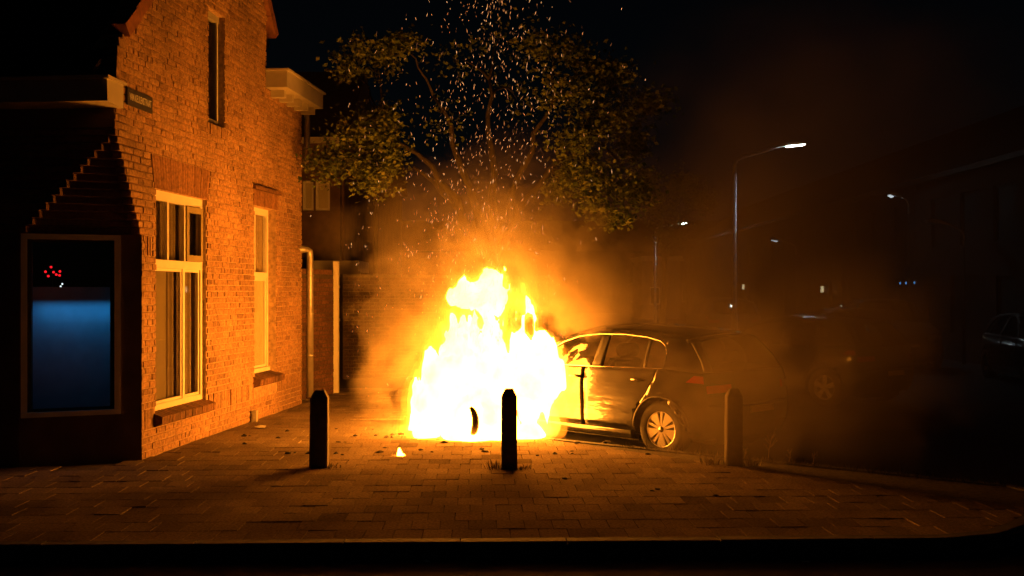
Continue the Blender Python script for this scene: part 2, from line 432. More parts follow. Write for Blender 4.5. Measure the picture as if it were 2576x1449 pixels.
for za, zc in zip(zb_, zb_[1:]):
    run = None
    cells = [(-CUT+.006, 0.01)] + list(zip(sb, sb[1:])) if za >= K1*CO-1e-6 else list(zip(sb, sb[1:]))
    for a, c in cells+[(99, 100)]:
        zm, sm = (za+zc)/2, (a+c)/2
        solid = a < 90 and not any(s0 < sm < s1 and k0*CO < zm < k1*CO for s0, s1, k0, k1 in OPEN) and not (zm > 4.59 and sm > GW)
        if zm > 4.16 and a < 0: solid = False
        if solid: run = (run[0], c) if run else (a, c)
        elif run: core.box((run[0], .013, za), (run[1], .24, zc)); run = None
core.prism_xz([(-CUT+.02, 4.16), (0.01, 4.16), (0.01, 4.70)], .013, .24)
core.prism_xz([(.012, 71*CO), (GW, 71*CO), (GW, 5.62), (2.78, 7.26), (.52, 71*CO+.001)], .013, .24)
core.prism_xz([(.010, 4.17), (.52, 71*CO), (.012, 71*CO)], .016, .236)
gable = core.build('gable_wall', 'mortar', house)

bricks = []                                            # (s0, s1, z0, z1)
def excl(k):
    zs = []
    for s0, s1, k0, k1 in OPEN:
        if k0 <= k < k1: zs.append((s0, s1))
    if 39 <= k < 44: g = .012+.022*(k-39); zs.append((.31-g, 1.79+g))
    if 40 <= k < 43: zs.append((3.40, 4.42))
    if 50 <= k < 52: zs.append((1.79, 2.38))
    if 29 <= k < 32: zs.append((.085, .275))
    if 4 <= k < 7: zs.append((-1, 9))
    return sorted(zs)
for k in range(0, 100):
    z0 = k*CO; z1 = z0+CO
    if K0 <= k < K1: sl = -(k-K0+1)/LEV*CUT
    elif k < K0: sl = 0.0
    else: sl = max(gable_left(z1), -CUT)
    sr = gable_right(z1)
    if sr-sl < .1: break
    ivs = [(sl, sr)]
    for a, c in excl(k):
        nx = []
        for p, q in ivs:
            if a > p: nx.append((p, min(a, q)))
            if c < q: nx.append((max(c, p), q))
        ivs = [(p, q) for p, q in nx if q-p > .03]
    for p, q in ivs:
        # cross bond: courses of stretchers and courses of headers
        step = .218 if k % 2 == 0 else .109
        ph = (0, .054, .109, .163)[k % 4]
        e = math.floor((p+1-ph)/step)*step+ph-1
        while e < q:
            a = max(e, p); c = min(e+step, q)
            if k % 2 == 1 and random.random() < .28 and e+step*2 <= q and a == e: c = e+2*step; e += step
            if c-a > .028: bricks.append((a, c, z0, z1))
            e += step
# upright bricks: plinth band, flat arches, vent
def upright(a, c, k0, k1, w=.0727, skip=()):
    n = max(1, round((c-a)/w)); w = (c-a)/n
    for i in range(n):
        s0 = a+i*w
        if any(x0 < s0+w/2 < x1 for x0, x1 in skip): continue
        bricks.append((s0, s0+w, k0*CO, k1*CO))
upright(0, AW, 4, 7, skip=((.30, 1.80), (3.40, 4.40)))
upright(1.79, 2.38, 50, 52)
bricks += [(.085+i*.0633, .085+i*.0633+.034, 29*CO, 32*CO) for i in range(3)]
def vis_key(s, z):
    p = HC+HD*s; sx = p.x/p.y*FPX+1288; sy = HOR-(z-CH)/p.y*FPX
    return p.y if -20 < sx < 2576 and -20 < sy < 1449 else 99
bricks.sort(key=lambda b2: vis_key((b2[0]+b2[1])/2, (b2[2]+b2[3])/2)/(0.6+min(b2[1]-b2[0], .22)))
rest = MB()
def brick_mesh(mb, s0, s1, z0, z1, cx=0, cz=0, dz=None):
    g = .0074; gx = .004; j = .0022; o = random.gauss(0, .0022); tw = random.gauss(0, .0015)
    y0 = o; v = []
    for yy, ins in ((.11, 0), (y0+.004, 0), (y0, .003)):
        for x, z in ((s0+gx+ins, z0+g+ins), (s1-gx-ins, z0+g+ins), (s1-gx-ins, z1-g-ins), (s0+gx+ins, z1-g-ins)):
            v.append((x-cx+random.uniform(-j, j), yy+(tw if x > (s0+s1)/2 else -tw)*(yy < .1), z-cz+random.uniform(-j, j)))
    f = [(0, 1, 5, 4), (1, 2, 6, 5), (2, 3, 7, 6), (3, 0, 4, 7), (4, 5, 9, 8), (5, 6, 10, 9), (6, 7, 11, 10), (7, 4, 8, 11), (8, 9, 10, 11)]
    mb.add(v, f)
for i, (s0, s1, z0, z1) in enumerate(bricks):
    if i < 300:
        c = ((s0+s1)/2, (z0+z1)/2); mb = MB(); brick_mesh(mb, s0, s1, z0, z1, *c)
        mb.build('brick', 'brick', gable, fix=False, loc=(c[0], 0, c[1]))
    else: brick_mesh(rest, s0, s1, z0, z1)
rest.build('brickwork', 'brick', gable, fix=False)['kind'] = 'stuff'

# splayed flat arches over the two ground-floor windows
def flat_arch(a, c, z0, z1, splay, n):
    arch = empty('flat_arch', parent=house)
    for i in range(n):
        f0, f1 = i/n, (i+1)/n; g = .0035
        b0, b1 = a+(c-a)*f0+g, a+(c-a)*f1-g
        t0, t1 = a-splay+(c-a+2*splay)*f0+g, a-splay+(c-a+2*splay)*f1-g
        o = random.gauss(0, .001)-.001
        MB().prism_xz([(b0, z0+.006), (b1, z0+.006), (t1, z1-.006), (t0, z1-.006)], o, .1).build('arch_brick', 'red_brick', arch)
flat_arch(.31, 1.79, 39*CO, 44*CO, .075, 24)
flat_arch(3.41, 4.41, 40*CO, 43*CO, .02, 17)
MB().box((3.36, -.045, 43*CO+.002), (4.46, .05, 43*CO+.05)).build('lintel_ledge', 'dark_brick', house)

# brick-on-edge sills
def brick_sill(a, c, ztop, proj):
    s_ = empty('window_sill', parent=house)
    n = round((c-a)/.069)
    for i in range(n):
        x0 = a+(c-a)*i/n+.004; x1 = a+(c-a)*(i+1)/n-.004; o = random.gauss(0, .003)
        poly = [(.10, ztop+.02), (-proj-o, ztop-.045), (-proj+.006-o, ztop-.125), (-.004, ztop-.155), (.08, ztop-.155)]
        v = [(x0, t, z) for t, z in poly]+[(x1, t, z) for t, z in poly]
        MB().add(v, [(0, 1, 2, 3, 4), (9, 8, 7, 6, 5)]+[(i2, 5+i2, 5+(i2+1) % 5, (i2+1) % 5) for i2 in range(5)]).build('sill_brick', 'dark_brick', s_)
brick_sill(.30, 1.83, .455, .085)
brick_sill(3.39, 4.44, .60, .10)

# windows
def bar(mb, a, c, inset, depth=.06): mb.box((a[0], inset, a[1]), (c[0], inset+depth, c[1]))
def curtain(name, mat, parent, a, c, z0, z1, t, amp=.02, wave=.09):
    mb = MB(); n = int((c-a)/.012)+2
    pr = [(a+(c-a)*i/(n-1), t+amp*math.sin(2*math.pi*i*(c-a)/(n-1)/wave+.6*math.sin(i*.31))) for i in range(n)]
    v = [(x, y, z0) for x, y in pr]+[(x, y, z1) for x, y in pr]+[(x, y+.004, z0) for x, y in pr]+[(x, y+.004, z1) for x, y in pr]
    f = [(i, i+1, n+i+1, n+i) for i in range(n-1)]+[(2*n+i+1, 2*n+i, 3*n+i, 3*n+i+1) for i in range(n-1)]
    return mb.add(v, f).build(name, mat, parent, smooth=True, fix=False)
w1 = empty('window', (0, 0, 0), parent=house); I = .055; a, c, zb, zt = .347, 1.757, 6*CO, 39*CO
mb = MB(); bar(mb, (a, zt-.105), (c, zt), I); bar(mb, (a, zb), (c, zb+.085), I, .1)
bar(mb, (a, zb+.085), (a+.075, zt-.105), I); bar(mb, (c-.062, zb+.085), (c, zt-.105), I)
bar(mb, (a+.075, 2.005), (c-.062, 2.095), I-.012, .08)
mb.build('frame', 'white_paint', w1)
mb = MB(); bar(mb, (.765, 2.095), (.80, zt-.105), I+.004); mb.build('glazing_bar', 'white_paint', w1)
mb = MB(); bar(mb, (1.225, 2.095), (1.265, zt-.105), I+.004); mb.build('glazing_bar', 'white_paint', w1)
mb = MB(); bar(mb, (1.185, zb+.085), (1.245, 2.005), I+.004); mb.build('glazing_bar', 'white_paint', w1)
for x0, x1, za, zc in ((a+.075, 1.185, zb+.085, 2.005), (1.245, c-.062, zb+.085, 2.005)):
    mb = MB(); q = .032
    for b0, b1 in (((x0+.002, za+.002), (x1-.002, za+q)), ((x0+.002, zc-q), (x1-.002, zc-.002)), ((x0+.002, za+q), (x0+q, zc-q)), ((x1-q, za+q), (x1-.002, zc-q))): bar(mb, b0, b1, I+.018, .035)
    mb.build('casement', 'white_paint', w1)
    MB().box((x0+q, I+.03, za+q), (x1-q, I+.036, zc-q)).build('pane', 'window_glass', w1)
for x0, x1 in ((a+.075, .765), (.80, 1.225)):
    MB().box((x0, I+.03, 2.095), (x1, I+.036, zt-.105)).build('pane', 'window_glass', w1)
# the third top light stands ajar, hinged on the glazing bar
sash = empty('top_light', (1.268, I+.03, 0), -R(2.5), parent=w1)
mb = MB(); wd, h0, h1 = .425, 2.10, zt-.112
for b0, b1 in (((0, h0), (.055, h1)), ((wd-.055, h0), (wd, h1)), ((.055, h0), (wd-.055, h0+.07)), ((.055, h1-.07), (wd-.055, h1))): bar(mb, b0, b1, -.045, .045)
mb.build('sash_frame', 'blind', sash); MB().box((.055, -.025, h0+.07), (wd-.055, -.019, h1-.07)).build('pane', 'window_glass', sash)
curtain('curtain', 'curtain', w1, .36, 1.75, 2.0, zt, .17, .022, .085)
curtain('curtain', 'curtain', w1, .93, 1.75, zb, 2.0, .165, .024, .10)
curtain('blind', 'blind', w1, .36, .92, zb, 2.0, .145, .002, .4)

w2 = empty('window', parent=house); I = .125; a, c, zb, zt = 3.44, 4.364, 8*CO, 40*CO
mb = MB(); bar(mb, (a, zt-.09), (c, zt), I); bar(mb, (a, zb), (c, zb+.09), I-.03, .1); bar(mb, (a, zb+.09), (a+.06, zt-.09), I); bar(mb, (c-.06, zb+.09), (c, zt-.09), I)
bar(mb, (a+.06, 1.94), (c-.06, 2.02), I-.01, .08); mb.build('frame', 'white_paint', w2)
mb = MB(); bar(mb, (3.80, 2.02), (3.835, zt-.09), I+.004); mb.build('glazing_bar', 'white_paint', w2)
MB().box((a+.06, I+.03, 2.02), (3.80, I+.036, zt-.09)).build('pane', 'window_glass', w2)
MB().box((3.835, I+.03, 2.02), (c-.06, I+.036, zt-.09)).build('pane', 'window_glass', w2)
mb = MB()
for b0, b1 in (((a+.062, zb+.092), (a+.10, 1.938)), ((c-.10, zb+.092), (c-.062, 1.938)), ((a+.10, zb+.092), (c-.10, zb+.13)), ((a+.10, 1.9), (c-.10, 1.938))): bar(mb, b0, b1, I+.015, .03)
mb.build('casement', 'white_paint', w2)
MB().box((a+.10, I+.03, zb+.13), (c-.10, I+.036, 1.90)).build('pane', 'window_glass', w2)
curtain('net_curtain', 'net_curtain', w2, a+.09, c-.09, zb+.1, 1.92, .175, .005, .11); curtain('curtain', 'curtain', w2, a, c, 1.97, zt, .21, .015, .1)

w3 = empty('window', parent=house); I = .085; a, c, zb, zt = 1.81, 2.34, 52*CO, 71*CO
mb = MB(); bar(mb, (a, zt-.08), (c, zt), I-.01); bar(mb, (a, zb), (c, zb+.08), I); bar(mb, (a, zb+.08), (a+.05, zt-.08), I); bar(mb, (c-.05, zb+.08), (c, zt-.08), I)
mb.build('frame', 'grey_paint', w3)
mb = MB(); bar(mb, (c-.075, zb+.08), (c-.052, zt-.08), I-.012, .02); mb.build('glazing_bar', 'white_paint', w3)
MB().box((a+.05, I+.03, zb+.08), (c-.075, I+.036, zt-.08)).build('pane', 'window_glass', w3)
curtain('curtain', 'seat_cloth', w3, a, c, zb, zt, .2, .02, .1)
# dark rooms behind the windows keep the light in
mb = MB(); mb.box((.30, .236, .25), (1.80, .30, 2.95)); mb.box((3.40, .236, .4), (4.42, .30, 3.0)); mb.box((1.75, .236, 3.7), (2.4, .30, 5.25)); mb.build('room_lining', 'black_void', house)

# cut-off corner: wall, corbelled courses, shop window
def chp(tau, off=0.0):                                 # a point along the cut-off face; off pushes it into the house
    n = Vector((CUTF, CUT)).normalized()
    return Vector((-CUT+CUT*tau, CUTF*(1-tau)))+n*off
def chbox(mb, t0, t1, z0, z1, o0, o1):
    p = [chp(t0, o0), chp(t1, o0), chp(t1, o1), chp(t0, o1)]
    return mb.prism([(q.x, q.y) for q in p], z0, z1)
T0, T1, Z0, Z1 = .014, .822, .49, 2.325
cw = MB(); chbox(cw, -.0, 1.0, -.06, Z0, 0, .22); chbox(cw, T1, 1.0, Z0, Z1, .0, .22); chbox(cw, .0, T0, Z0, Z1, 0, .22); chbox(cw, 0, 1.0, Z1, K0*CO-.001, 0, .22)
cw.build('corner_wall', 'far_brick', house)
for k in range(K0, K1):
    f = 1-(k-K0+1)/LEV; z0 = k*CO
    poly = [(-CUT, 1.25), (-CUT, f+.0), (-CUT+.055, f), (-CUT+.055+CUT*f, .012), (.28, .012), (.28, .3), (-.15, 1.25)]
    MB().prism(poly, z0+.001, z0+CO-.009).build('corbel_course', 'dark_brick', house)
    poly2 = [(-CUT+.012, 1.24), (-CUT+.012, f+.012), (-CUT+.067, f+.012), (-CUT+.067+CUT*f, .02), (.27, .02), (.27, .29), (-.14, 1.24)]
    MB().prism(poly2, z0+CO-.0095, z0+CO+.0005).build('mortar_joint', 'mortar', house)
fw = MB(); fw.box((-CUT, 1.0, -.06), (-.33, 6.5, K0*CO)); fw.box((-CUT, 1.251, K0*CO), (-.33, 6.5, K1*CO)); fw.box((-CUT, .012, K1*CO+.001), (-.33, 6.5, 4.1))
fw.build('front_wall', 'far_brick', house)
sw = empty('shop_window', parent=house)
mb = MB(); d0, d1 = -.012, .06; ft, fb = .055, .05
chbox(mb, T0, T1, Z1-ft, Z1, d0, d1); chbox(mb, T0, T1, Z0, Z0+fb, d0-.02, d1); chbox(mb, T0, T0+.052, Z0+fb, Z1-ft, d0, d1); chbox(mb, T1-.052, T1, Z0+fb, Z1-ft, d0, d1)
mb.build('frame', 'white_paint', sw)
mb = MB(); chbox(mb, T0+.052, T1-.052, Z0+fb, Z0+fb+.03, .02, .055); chbox(mb, T0+.052, T0+.085, Z0+fb+.03, Z1-ft, .02, .055); chbox(mb, T1-.085, T1-.052, Z0+fb+.03, Z1-ft, .02, .055); chbox(mb, T0+.085, T1-.085, Z1-ft-.03, Z1-ft, .02, .055)
mb.build('glazing_bead', 'black_plastic', sw)
mb = MB(); chbox(mb, T0+.085, T1-.085, Z0+fb+.03, Z1-ft-.03, .034, .040); mb.build('pane', 'window_glass', sw)
zf = Z0+.70*(Z1-Z0)
# added pale screen, lit by an added lamp, imitates a blue reflection in the pane
mb = MB(); chbox(mb, T0-.1, T1+.12, Z0-.1, zf+.02, .40, .406); scr = mb.build('reflection_screen', 'shed_white', sw)
mb = MB(); chbox(mb, -.12, 1.02, Z0-.2, Z0-.14, .1, 1.2); chbox(mb, -.12, 1.02, Z1+.05, Z1+.1, .224, 1.2); chbox(mb, -.12, 1.02, Z0-.2, Z1+.1, 1.2, 1.25); mb.build('shop_lining', 'black_void', house)
bl = bpy.data.lights.new('added_blue_light', 'AREA'); bl.shape = 'RECTANGLE'; bl.size = 1.0; bl.size_y = .03; bl.energy = .9; bl.color = (.025, .36, 1.0)
blo = bpy.data.objects.new('added_blue_light', bl); COL.objects.link(blo); blo.parent = sw       # added blue light for the imitated reflection, aimed at the screen
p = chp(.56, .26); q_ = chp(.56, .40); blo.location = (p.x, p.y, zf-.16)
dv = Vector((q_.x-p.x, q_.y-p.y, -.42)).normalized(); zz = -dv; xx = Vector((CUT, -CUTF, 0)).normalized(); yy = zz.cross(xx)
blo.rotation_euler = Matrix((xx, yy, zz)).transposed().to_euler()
LAMP_ITEMS = []
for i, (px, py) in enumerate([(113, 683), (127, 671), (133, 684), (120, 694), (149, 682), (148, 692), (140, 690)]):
    # added glowing dots imitating red lights reflected in the pane
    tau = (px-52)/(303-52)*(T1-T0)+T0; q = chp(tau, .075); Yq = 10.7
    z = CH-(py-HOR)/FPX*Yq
    mb = MB(); mb.lathe_y([(0.0005, -.013), (.009, -.009), (.013, 0), (.009, .009), (.0005, .013)], 10); o = mb.build('red_reflection_dot', 'red_reflection_glow', sw, True, loc=(q.x, q.y, z))
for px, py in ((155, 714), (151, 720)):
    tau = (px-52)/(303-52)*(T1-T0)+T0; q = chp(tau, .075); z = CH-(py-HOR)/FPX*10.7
    MB().lathe_y([(0.0005, -.009), (.007, -.006), (.009, 0), (.007, .006), (.0005, .009)], 10).build('white_reflection_dot', 'white_reflection_glow', sw, True, loc=(q.x, q.y, z))  # added dots imitating white lights reflected in the pane
q = chp((130-52)/251*(T1-T0)+T0, .075); MB().tube([(q.x, q.y, 1.80), (q.x, q.y, 2.24)], .0025, 6).build('added_wire', 'black_plastic', sw)  # made-up wire to carry the added dots

# gutter on the front, end closed with a board that catches the fire
g0, g1 = 3.555, 3.785
MB().prism_xz([(-CUT-.27, g0+.02), (-CUT-.02, g0), (-CUT+.06, g0), (-CUT+.06, g1), (-CUT-.28, g1)], -.055, 6.5).build('gutter', 'gutter_paint', house)
MB().prism_xz([(-CUT-.31, g1), (-CUT+.08, g1), (-CUT+.08, g1+.022), (-CUT-.32, g1+.03)], -.085, 6.5).build('gutter_edge', 'gutter_paint', house)
# main roof: two slopes of tiles behind the gable parapet
def slope(s0, z0, s1, z1, t0, t1, name, th=.06):
    mb = MB(); n = 26; v = []
    d = Vector((s1-s0, z1-z0)); L_ = d.length; d /= L_; nn = Vector((-d.y, d.x)); nn = nn if nn.y > 0 else -nn
    rows = int(L_/.32)
    for r_ in range(rows):
        a, b2 = r_*L_/rows, (r_+1)*L_/rows+.03
        p0 = Vector((s0, z0))+d*a+nn*(.05); p1 = Vector((s0, z0))+d*b2+nn*.015
        poly = [(p0.x, p0.y), (p1.x, p1.y), (p1.x-nn.x*.05, p1.y-nn.y*.05), (p0.x-nn.x*.05, p0.y-nn.y*.05)]
        mb.prism_xz(poly, t0, t1)
    return mb.build(name, 'roof_tile', house)
slope(-CUT-.25, 3.83, 2.78, 7.36, .10, 6.6, 'roof')
slope(4.32, 5.25, 2.80, 7.40, .10, 6.6, 'roof')
# verge tiles stepping up both edges of the gable
def verge(s0, z0, s1, z1, n, out):
    d = Vector((s1-s0, z1-z0)); nn = Vector((-d.y, d.x)).normalized(); nn = nn if nn.y > 0 else -nn
    for i in range(n):
        p0 = Vector((s0, z0))+d*(i/n)+nn*.012; p1 = Vector((s0, z0))+d*((i+1.08)/n)+nn*.0; w = nn*.055
        poly = [(p0.x-w.x*1.6, p0.y-w.y*1.6), (p1.x-w.x*1.6, p1.y-w.y*1.6), (p1.x+w.x, p1.y+w.y), (p0.x+w.x, p0.y+w.y)]
        MB().prism_xz(poly, -.04-random.uniform(0, .015), .15).build('verge_tile', 'verge_tile', house)
verge(-.42, 4.36, 2.74, 7.28, 13, 0); verge(4.24, 5.40, 2.83, 7.36, 8, 0)
# broken shoulder at the foot of the gable
for i, (s0, s1, z0, z1) in enumerate(((-.60, -.50, 3.82, 3.95), (-.59, -.46, 3.955, 4.06), (-.575, -.44, 4.065, 4.17), (-.54, -.40, 4.175, 4.26))):
    MB().box((s0, -.02, z0), (s1, .16, z1), .006).build('shoulder_brick', 'brick', house)
# rear wing: cornice, brackets, rain pipes
MB().box((GW+.0, .0101, 4.6), (AW, 3.0, 4.75)).build('wing_roof', 'roof_tile', house)
MB().prism_xz([(GW-.02, 4.605), (AW+.12, 4.605), (AW+.12, 4.835), (GW-.02, 4.835)], -.30, .35).build('cornice', 'gutter_paint', house)
MB().box((GW-.05, -.335, 4.836), (AW+.17, .38, 4.862)).build('cornice_edge', 'gutter_paint', house)
for i in range(5):
    s0 = GW+.18+i*.36
    MB().prism_xz([(s0, 4.50), (s0+.09, 4.50), (s0+.09, 4.603), (s0, 4.603)], -.20, -.002).build('cornice_bracket', 'gutter_paint', house)
mb = MB(); mb.tube([(AW+.06, -.06, 4.62), (AW+.06, -.06, 3.92), (AW+.055, -.04, 3.80), (AW+.0, .0, 3.72), (AW-.06, .06, 3.71)], .048, 12); mb.build('downpipe', 'zinc', house, True)
mb = MB(); mb.tube([(AW-.1, .05, 2.41), (AW+.06, -.05, 2.41), (AW+.11, -.085, 2.38), (AW+.12, -.09, 2.28), (AW+.12, -.09, .10)], .055, 12); pipe = mb.build('downpipe', 'zinc', house, True)
for z in (.75, 2.0, 1.4): MB().lathe_y([(.056, -.012), (.062, -.010), (.062, .010), (.056, .012)], 14).build('pipe_clip', 'zinc', pipe, loc=(AW+.12, -.09, z)).rotation_euler = (R(90), 0, 0)
# wing end wall and far walls so that the house is closed
mb = MB(); mb.box((AW-.22, .244, -.05), (AW-.005, 3.0, 4.59)); mb.box((-.33, 6.2, 0), (AW, 6.4, 4.4)); mb.build('rear_wall', 'far_brick', house)
# street name plate
sg = empty('street_name_plate', (-.355, -.012, 3.625), parent=house)
MB().box((0, -.006, 0), (.575, .008, .172)).build('plate', 'sign_blue', sg)
cu = bpy.data.curves.new('lettering', 'FONT'); cu.body = 'VAN KEULENSTRAAT'; cu.size = .105; cu.extrude = .0015; cu.align_x = 'CENTER'; cu.align_y = 'CENTER'
to = bpy.data.objects.new('tmp', cu); COL.objects.link(to); bpy.context.view_layer.update()
me = bpy.data.meshes.new_from_object(to.evaluated_get(bpy.context.evaluated_depsgraph_get())); bpy.data.objects.remove(to)
me.materials.clear(); me.materials.append(MATS['sign_white'])
wdt = max(v.co.x for v in me.vertices)-min(v.co.x for v in me.vertices)
le = mesh_obj('lettering', me, sg, (.2875, -.0085, .088)); le.rotation_euler = (R(90), 0, 0); le.scale = (.50/wdt, 1.0, 1)
# small air brick and stop tap box at the foot of the wall
p = HC+HD*3.3+HN*.05
tag(MB().box((-.03, -.05, 0), (.03, .05, .15), .004).box((-.018, -.0525, .05), (.018, .0525, .10)).build('meter_box', 'gutter_paint', None, loc=(p.x, p.y, 0)), 'small pale box standing at the foot of the brick gable wall', 'box')

# ------------------------------------------------------------------ cars (local: x front to rear, -y the left side, z up from the road)
CP = [(.10, .20), (.02, .40), (.0, .55), (.06, .70), (.45, .84), (.95, .945), (1.08, .985), (1.50, 1.21), (1.90, 1.405), (2.4, 1.462), (2.9, 1.468), (3.4, 1.445), (3.85, 1.385), (3.93, 1.345), (4.08, 1.12), (4.17, .97), (4.215, .82), (4.25, .62), (4.255, .45), (4.17, .25)]
EP = [(.32, .20), (.22, .42), (.20, .58), (.28, .70), (.55, .80), (1.05, .90), (1.30, .955), (1.62, 1.15), (2.0, 1.335), (2.4, 1.395), (2.9, 1.40), (3.35, 1.37), (3.70, 1.315), (3.78, 1.28), (3.95, 1.10), (4.03, .96), (4.07, .80), (4.10, .60), (4.10, .42), (4.0, .22)]
ZW = ([.15, .30, .36, .50, .65, .80, .86, .95, 1.0, 1.2, 1.42], [.835, .868, .884, .884, .893, .893, .878, .862, .838, .735, .60])
XW = ([0, .2, .5, .9, 1.3, 3.3, 3.7, 4.0, 4.15], [.70, .80, .93, .985, 1.0, 1.0, .975, .92, .85])
def car_w(x, z): return herm(*ZW, z)*herm(*XW, x)
def catmull(P, t):
    i = min(int(t), len(P)-2); u = t-i
    p0, p1, p2, p3 = P[max(i-1, 0)], P[i], P[i+1], P[min(i+2, len(P)-1)]
    return tuple(.5*(2*b+(c-a)*u+(2*a-5*b+4*c-d)*u*u+(3*b-a-3*c+d)*u**3) for a, b, c, d in zip(p0, p1, p2, p3))
def arc(cx, cz, r_, a0, a1, n): return [(cx+r_*math.cos(R(a0+(a1-a0)*i/n)), cz+r_*math.sin(R(a0+(a1-a0)*i/n))) for i in range(n+1)]
def make_wheel(parent, x, y, sgn, z=.316, fancy=True, steer=0.0):
    w = empty('wheel', (x, y, z), steer, parent)
    rt = .316; m = MB()
    prof = [(.190, -.082), (.205, -.096), (.225, -.101), (.27, -.104), (.298, -.096), (.312, -.075), (.3165, -.03), (.3165, .03), (.312, .075), (.298, .096), (.27, .104), (.225, .098), (.205, .085)]
    m.lathe_y(prof, 48).build('tyre', 'rubber', w, True)
    m = MB(); m.lathe_y([(.205, -.080*1), (.202, -.092), (.194, -.092), (.188, -.06), (.18, .08)], 48).build('rim', 'rim_metal', w, True)
    s = -1 if sgn < 0 else 1
    MB().lathe_y([(.0, s*-.0+s*.02), (.195, s*.02)], 40).build('brake_disc', 'black_plastic', w)
    if fancy:
        for k in range(5):
            a0 = R(90+72*k)
            def fan(lo, hi, r0, r1, n=6):
                pts_ = [(r1*math.cos(a0+lo+(hi-lo)*i/n), r1*math.sin(a0+lo+(hi-lo)*i/n)) for i in range(n+1)]+[(r0*math.cos(a0+hi-(hi-lo)*i/n), r0*math.sin(a0+hi-(hi-lo)*i/n)) for i in range(n+1)]
                return pts_
            MB().prism_xz(fan(R(17), R(55), .03, .203), s*.072, s*.086).build('spoke', 'rim_metal', w)
            c_, s__ = math.cos(a0), math.sin(a0)
            st = lambda r_, o: (r_*c_-o*s__, r_*s__+o*c_)
            MB().prism_xz([st(.03, -.013), st(.20, -.016), st(.20, .016), st(.03, .013)], s*.070, s*.084).build('spoke', 'rim_metal', w)
        MB().lathe_y([(.0005, s*.096), (.026, s*.095), (.034, s*.089), (.036, s*.07)], 24).build('hub_cap', 'trim_metal', w, True)
    else:
        for k in range(5):
            a0 = R(90+72*k); c_, s__ = math.cos(a0), math.sin(a0); st = lambda r_, o: (r_*c_-o*s__, r_*s__+o*c_)
            MB().prism_xz([st(.0, -.03), st(.20, -.045), st(.20, .045), st(.0, .03)], s*.070, s*.084).build('spoke', 'rim_metal', w)
    return w
